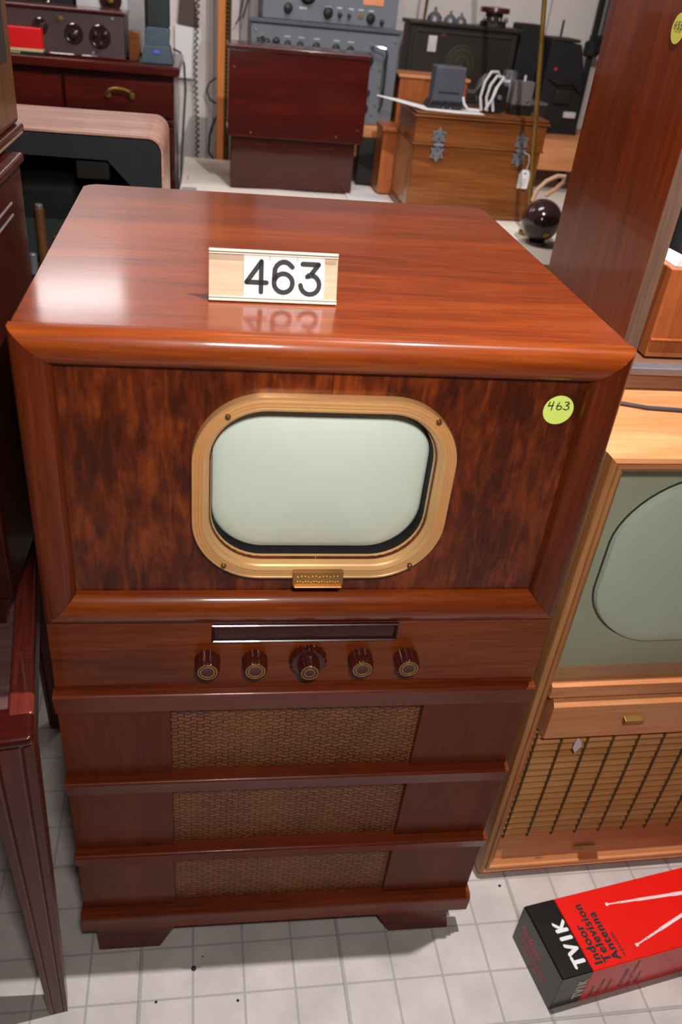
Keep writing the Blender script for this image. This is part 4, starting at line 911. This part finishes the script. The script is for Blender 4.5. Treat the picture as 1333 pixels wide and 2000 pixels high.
CC = thing('cable_bundle', 'tangled black and white cable coil on the chest between adapter and grey box', 'cable', (1.01, 1.85, 1.134))
mb = MB()
for q in range(3):
    ox = q*0.018
    mb.tube([(0.985+ox, 1.80, 1.140), (0.976+ox, 1.80, 1.175), (0.982+ox, 1.80, 1.215-q*.008), (1.000+ox, 1.81, 1.240-q*.010), (1.022+ox, 1.82, 1.240-q*.012), (1.036+ox*.6, 1.83, 1.224-q*.006), (1.045+ox*.6, 1.84, 1.218)], 0.0042, 7)
mb.tube([(0.995, 1.795, 1.142), (1.012, 1.795, 1.175), (1.022, 1.80, 1.205), (1.04, 1.81, 1.228)], 0.0042, 7)
mb.tube([(0.925, 1.80, 1.170), (0.928, 1.79, 1.155), (0.940, 1.785, 1.142), (0.975, 1.785, 1.141)], 0.0040, 7)
obj('white_cable', mb, 'cable_white', CC)
mb = MB()
for q in range(5):
    a0 = q*0.5; rx, rz = 0.040-q*0.003, 0.046-q*0.004
    mb.tube([(1.01+rx*math.cos(a), 1.835+q*0.006, 1.188+rz*math.sin(a)) for a in [2*PI*k/24 for k in range(24)]], 0.0040, 6, closed=True)
mb.tube([(0.93, 1.80, 1.188), (0.955, 1.80, 1.186), (0.975, 1.82, 1.20), (0.99, 1.83, 1.23)], 0.0055, 7)
obj('black_cable', mb, 'cable_dark', CC)
mb = MB(); mb.box(1.015, 1.066, 1.825, 1.865, 1.136, 1.205, 0.004, 2); obj('cable_plug', mb, 'black_gloss', CC)
mb = MB(); mb.cyl((1.040, 1.826, 1.175), 0.007, 0.010, 'Y', 14, 0.002); obj('plug_stud', mb, 'steel', CC)
GB = thing('junction_box', 'small taupe-grey box with two screws standing upright on the chest', 'box', (1.105, 1.83, 1.134))
obj('box_body', MB().box(1.078, 1.138, 1.815, 1.855, 1.160, 1.222, 0.002, 2), 'grey_box', GB)
mb = MB()
for x in (1.093, 1.124): mb.lathe([(0.0045, 0), (0.0035, 0.003), (0.0001, 0.004)], 12, Matrix.Translation((x, 1.815, 1.172)) @ Matrix.Rotation(PI/2, 4, 'X'))
obj('box_screw', mb, 'chrome', GB)
obj('box_stud', MB().cyl((1.110, 1.83, 1.221), 0.0035, 0.016, 'Z', 10, 0.001), 'cable_white', GB)
obj('box_foot', MB().box(1.077, 1.145, 1.815, 1.87, 1.1335, 1.161, 0.004, 2), 'black_gloss', GB)

# ------------------------------------------------------------------ ball speaker and brass rod
BL = thing('bakelite_ball', 'glossy dark round ball with tan strap standing right of the oak chest', 'ball', (1.122, 1.50, 0.848))
mb = MB(); prf = [(0.0001, -0.056)] + [(0.056*math.sin(a), -0.056*math.cos(a)) for a in [PI*k/24 for k in range(1, 24)]] + [(0.0001, 0.056)]
mb.lathe(prf, 40, Matrix.Translation((1.122, 1.50, 0.912))); obj('ball_body', mb, 'bakelite', BL)
obj('ball_base', MB().lathe([(0.030, 0), (0.030, 0.006), (0.020, 0.012)], 26, Matrix.Translation((1.122, 1.50, 0.848))), 'bakelite', BL)
mb = MB(); mb.lathe([(0.0085, 0), (0.0085, 0.003), (0.0001, 0.005)], 20, Matrix.Translation((1.125, 1.452, 0.884)) @ Matrix.Rotation(PI/2+0.5, 4, 'X')); obj('gold_badge', mb, 'brass', BL)
mb = MB(); mb.tube([(1.095, 1.53, 0.955), (1.102, 1.53, 0.985), (1.125, 1.535, 1.008), (1.155, 1.54, 1.022), (1.178, 1.545, 1.022), (1.180, 1.55, 1.005), (1.165, 1.555, 0.985), (1.14, 1.555, 0.965)], 0.006, 8); obj('tan_strap', mb, 'strap', BL)
RD = thing('brass_rod', 'tall thin brass rod leaning up in front of the oak chest', 'rod', (1.098, 1.60, 0.848))
mb = MB(); mb.tube([(1.128, 1.60, 0.86), (1.034, 1.60, 1.46), (0.975, 1.60, 1.84)], 0.0062, 12); obj('rod_tube', mb, 'brass', RD)
obj('rod_base', MB().lathe([(0.028, 0), (0.028, 0.006), (0.012, 0.010), (0.010, 0.02)], 22, Matrix.Translation((1.130, 1.60, 0.848))), 'brass', RD)

# ------------------------------------------------------------------ dark radios on the shelf, right
R4 = thing('radio_receiver', 'dark umber radio with round dial and white label behind the oak chest', 'radio', (1.06, 2.43, 1.022))
mb = MB(); mb.box(0.868, 1.245, 2.372, 2.50, 1.023, 1.318, 0.004, 2); obj('case', mb, 'radio_dark', R4)
mb = MB(); mb.box(0.860, 1.253, 2.362, 2.505, 1.318, 1.330, 0.003, 2); obj('lid', mb, 'radio_dark', R4)
mb = MB()
mb.lathe([(0.055, 0), (0.055, 0.002), (0.0001, 0.0025)], 36, Matrix.Translation((1.055, 2.372, 1.215)) @ Matrix.Rotation(PI/2, 4, 'X'))
for r in (0.055, 0.042, 0.02): mb.lathe([(r, 0), (r, 0.004), (r-0.004, 0.005), (r-0.004, 0)], 36, Matrix.Translation((1.055, 2.372, 1.215)) @ Matrix.Rotation(PI/2, 4, 'X'))
obj('round_dial', mb, 'olive', R4)
mb = MB(); mb.box(0.885, 1.230, 2.366, 2.373, 1.300, 1.306); mb.box(0.885, 0.891, 2.366, 2.373, 1.05, 1.30); mb.box(1.224, 1.230, 2.366, 2.373, 1.05, 1.30); obj('panel_moulding', mb, 'olive', R4)
obj('white_label', MB().box(0.932, 0.962, 2.368, 2.372, 1.242, 1.290, 0.001, 1), 'label_white', R4); obj('badge', MB().box(0.972, 0.992, 2.368, 2.372, 1.288, 1.306, 0.001, 1), 'amber', R4)
WX = thing('wooden_cabinet_box', 'low orange wooden box on the shelf in front of the dark umber radio', 'box', (0.93, 2.28, 1.022))
obj('box_body', MB().box(0.818, 1.05, 2.21, 2.35, 1.023, 1.172, 0.003, 2), 'radio_wood', WX); obj('box_top', MB().box(0.812, 1.056, 2.204, 2.356, 1.172, 1.182, 0.003, 2), 'peach', WX)
T1 = thing('coil_unit', 'maroon topped unit with four bright beads for tube glints on the dark umber radio', 'radio part', (1.16, 2.43, 1.33))
obj('unit_top', MB().lathe([(0.048, 0.04), (0.052, 0.046), (0.050, 0.056), (0.0001, 0.060)], 30, Matrix.Translation((1.165, 2.43, 1.330))), 'maroon', T1)
obj('unit_base', MB().lathe([(0.046, 0), (0.044, 0.014), (0.030, 0.018), (0.030, 0.042)], 30, Matrix.Translation((1.165, 2.43, 1.3305))), 'olive', T1)
for i in range(4): obj('glint_bead', MB().lathe([(0.0001, 0), (0.007, 0.003), (0.008, 0.009), (0.005, 0.015), (0.0001, 0.017)], 14, Matrix.Translation((1.124+i*0.024, 2.388-0.006*(1.5-abs(i-1.5)), 1.343))), 'chrome', T1)  # shiny beads put in for the glints of tubes
T2 = thing('metal_bell', 'small chrome bell set on the left of the dark umber radio top', 'bell', (0.97, 2.43, 1.33))
for x, r in ((0.955, 0.026), (1.01, 0.022), (1.048, 0.020)): obj('bell_cup', MB().lathe([(r, 0), (r*0.95, r*0.5), (r*0.6, r*0.9), (r*0.2, r*1.1), (r*0.2, r*1.5), (0.0001, r*1.6)], 22, Matrix.Translation((x, 2.42, 1.3305))), 'steel', T2)
RR = thing('brass_pillar', 'short brass pillar standing behind the grey racks at the left end of the dark umber radio', 'pillar', (0.90, 2.42, 1.33))
obj('pillar_tube', MB().tube([(0.915, 2.40, 1.3305), (0.923, 2.40, 1.55)], 0.005, 10), 'brass', RR)
R5 = thing('black_radio_case', 'large black case right of the dark umber radio, partly behind the brass rod', 'radio', (1.34, 2.45, 1.022))
obj('case', MB().box(1.260, 1.345, 2.40, 2.505, 1.023, 1.348, 0.006, 3), 'black', R5)
R6 = thing('black_machine', 'dark machine with a thin upright stick on the shelf behind the brass rod', 'machine', (1.43, 2.42, 1.022))
mb = MB(); mb.prism([(1.352, 1.023), (1.515, 1.023), (1.500, 1.15), (1.485, 1.24), (1.462, 1.305), (1.352, 1.310)], 2.33, 2.48, 'Y', 0.004); obj('machine_body', mb, 'black', R6)
obj('machine_top', MB().box(1.355, 1.460, 2.34, 2.47, 1.308, 1.318, 0.003, 1), 'olive', R6)
obj('stick', MB().cyl((1.405, 2.40, 1.315), 0.004, 0.055, 'Z', 10), 'black', R6)
mb = MB(); mb.box(1.40, 1.46, 2.318, 2.332, 1.12, 1.165, 0.006, 2); mb.tube([(1.36, 2.325, 1.20), (1.40, 2.31, 1.185), (1.45, 2.315, 1.19), (1.49, 2.325, 1.16)], 0.004, 6); obj('front_fittings', mb, 'radio_dark', R6)
obj('paper_label', MB().box(1.448, 1.492, 2.322, 2.3305, 1.078, 1.097, 0.001, 1), 'label_white', R6)
obj('red_lamp', MB().lathe([(0.006, 0), (0.005, 0.006), (0.0001, 0.008)], 12, Matrix.Translation((1.385, 2.33, 1.225)) @ Matrix.Rotation(PI/2, 4, 'X')), 'red_script', R6)
R7 = thing('metal_can', 'grey ribbed metal can in front of the black case behind the cable coil', 'can', (1.245, 2.28, 1.022))
obj('can_body', MB().lathe([(0.022, 0), (0.024, 0.005), (0.024, 0.185), (0.018, 0.192), (0.0001, 0.193)], 48, Matrix.Translation((1.215, 2.29, 1.0225)), 16, 0.04, (1, 2)), 'steel', R7)
R8 = thing('test_meter', 'low dark meter with a pale top edge at the right of the shelf', 'meter', (1.30, 2.25, 1.022))
obj('meter_case', MB().box(1.245, 1.345, 2.23, 2.34, 1.023, 1.12, 0.005, 2), 'radio_dark', R8)
obj('meter_case_top', MB().box(1.243, 1.347, 2.228, 2.342, 1.12, 1.128, 0.002, 1), 'grey_box', R8)
obj('meter_dial', MB().lathe([(0.030, 0), (0.030, 0.003), (0.026, 0.005), (0.0001, 0.005)], 26, Matrix.Translation((1.295, 2.23, 1.07)) @ Matrix.Rotation(PI/2, 4, 'X')), 'olive', R8)
FL = thing('lamp_stand', 'dark metal lamp stand with clamp at the right against the back wall', 'lamp', (1.60, 2.45, 0))
mb = MB(); mb.tube([(1.585, 2.54, 0.02), (1.585, 2.54, 1.85)], 0.012, 12); obj('pole', mb, 'blueblack', FL)
obj('chrome_sleeve', MB().cyl((1.612, 2.54, 1.33), 0.007, 0.30, 'Z', 12), 'chrome', FL)
mb = MB(); mb.cyl((1.585, 2.54, 1.26), 0.028, 0.05, 'Z', 18, 0.006); mb.box(1.57, 1.64, 2.52, 2.55, 1.30, 1.33, 0.004, 2); mb.cyl((1.60, 2.52, 1.285), 0.012, 0.03, 'Y', 12, 0.003); obj('clamp', mb, 'black', FL)
obj('base', MB().lathe([(0.05, 0), (0.05, 0.015), (0.014, 0.03)], 26, Matrix.Translation((1.585, 2.545, 0.0))), 'black', FL)
mb = MB(); mb.prism([(1.52, 1.20), (1.56, 1.15), (1.565, 1.23), (1.555, 1.265)], 2.535, 2.545, 'Y'); tag(obj('white_funnel', mb, 'label_white'), 'pale triangular card leaning beside the dark lamp stand', 'card')

# dark specks lying on the tiles
for i, (x, y, r) in enumerate(((0.181, -0.045, 0.0045), (0.120, -0.096, 0.0025), (0.255, -0.103, 0.0025), (0.196, -0.025, 0.0015), (0.765, 0.075, 0.003))):
    tag(obj('floor_debris', MB().lathe([(r, 0), (r*0.9, r*0.35), (r*0.4, r*0.6), (0.0001, r*0.65)], 12, Matrix.Translation((x, y, 0.0001))), 'ink'),
        ('largest round dark speck on the tiles in front of the console', 'dark speck on the tiles nearest the side table leg', 'dark speck on the tiles right of the largest speck, further front', 'tiny dark speck beside the largest speck towards the console', 'dark speck on the tiles under the front of the blond television')[i], 'debris', 'dark specks on the floor')
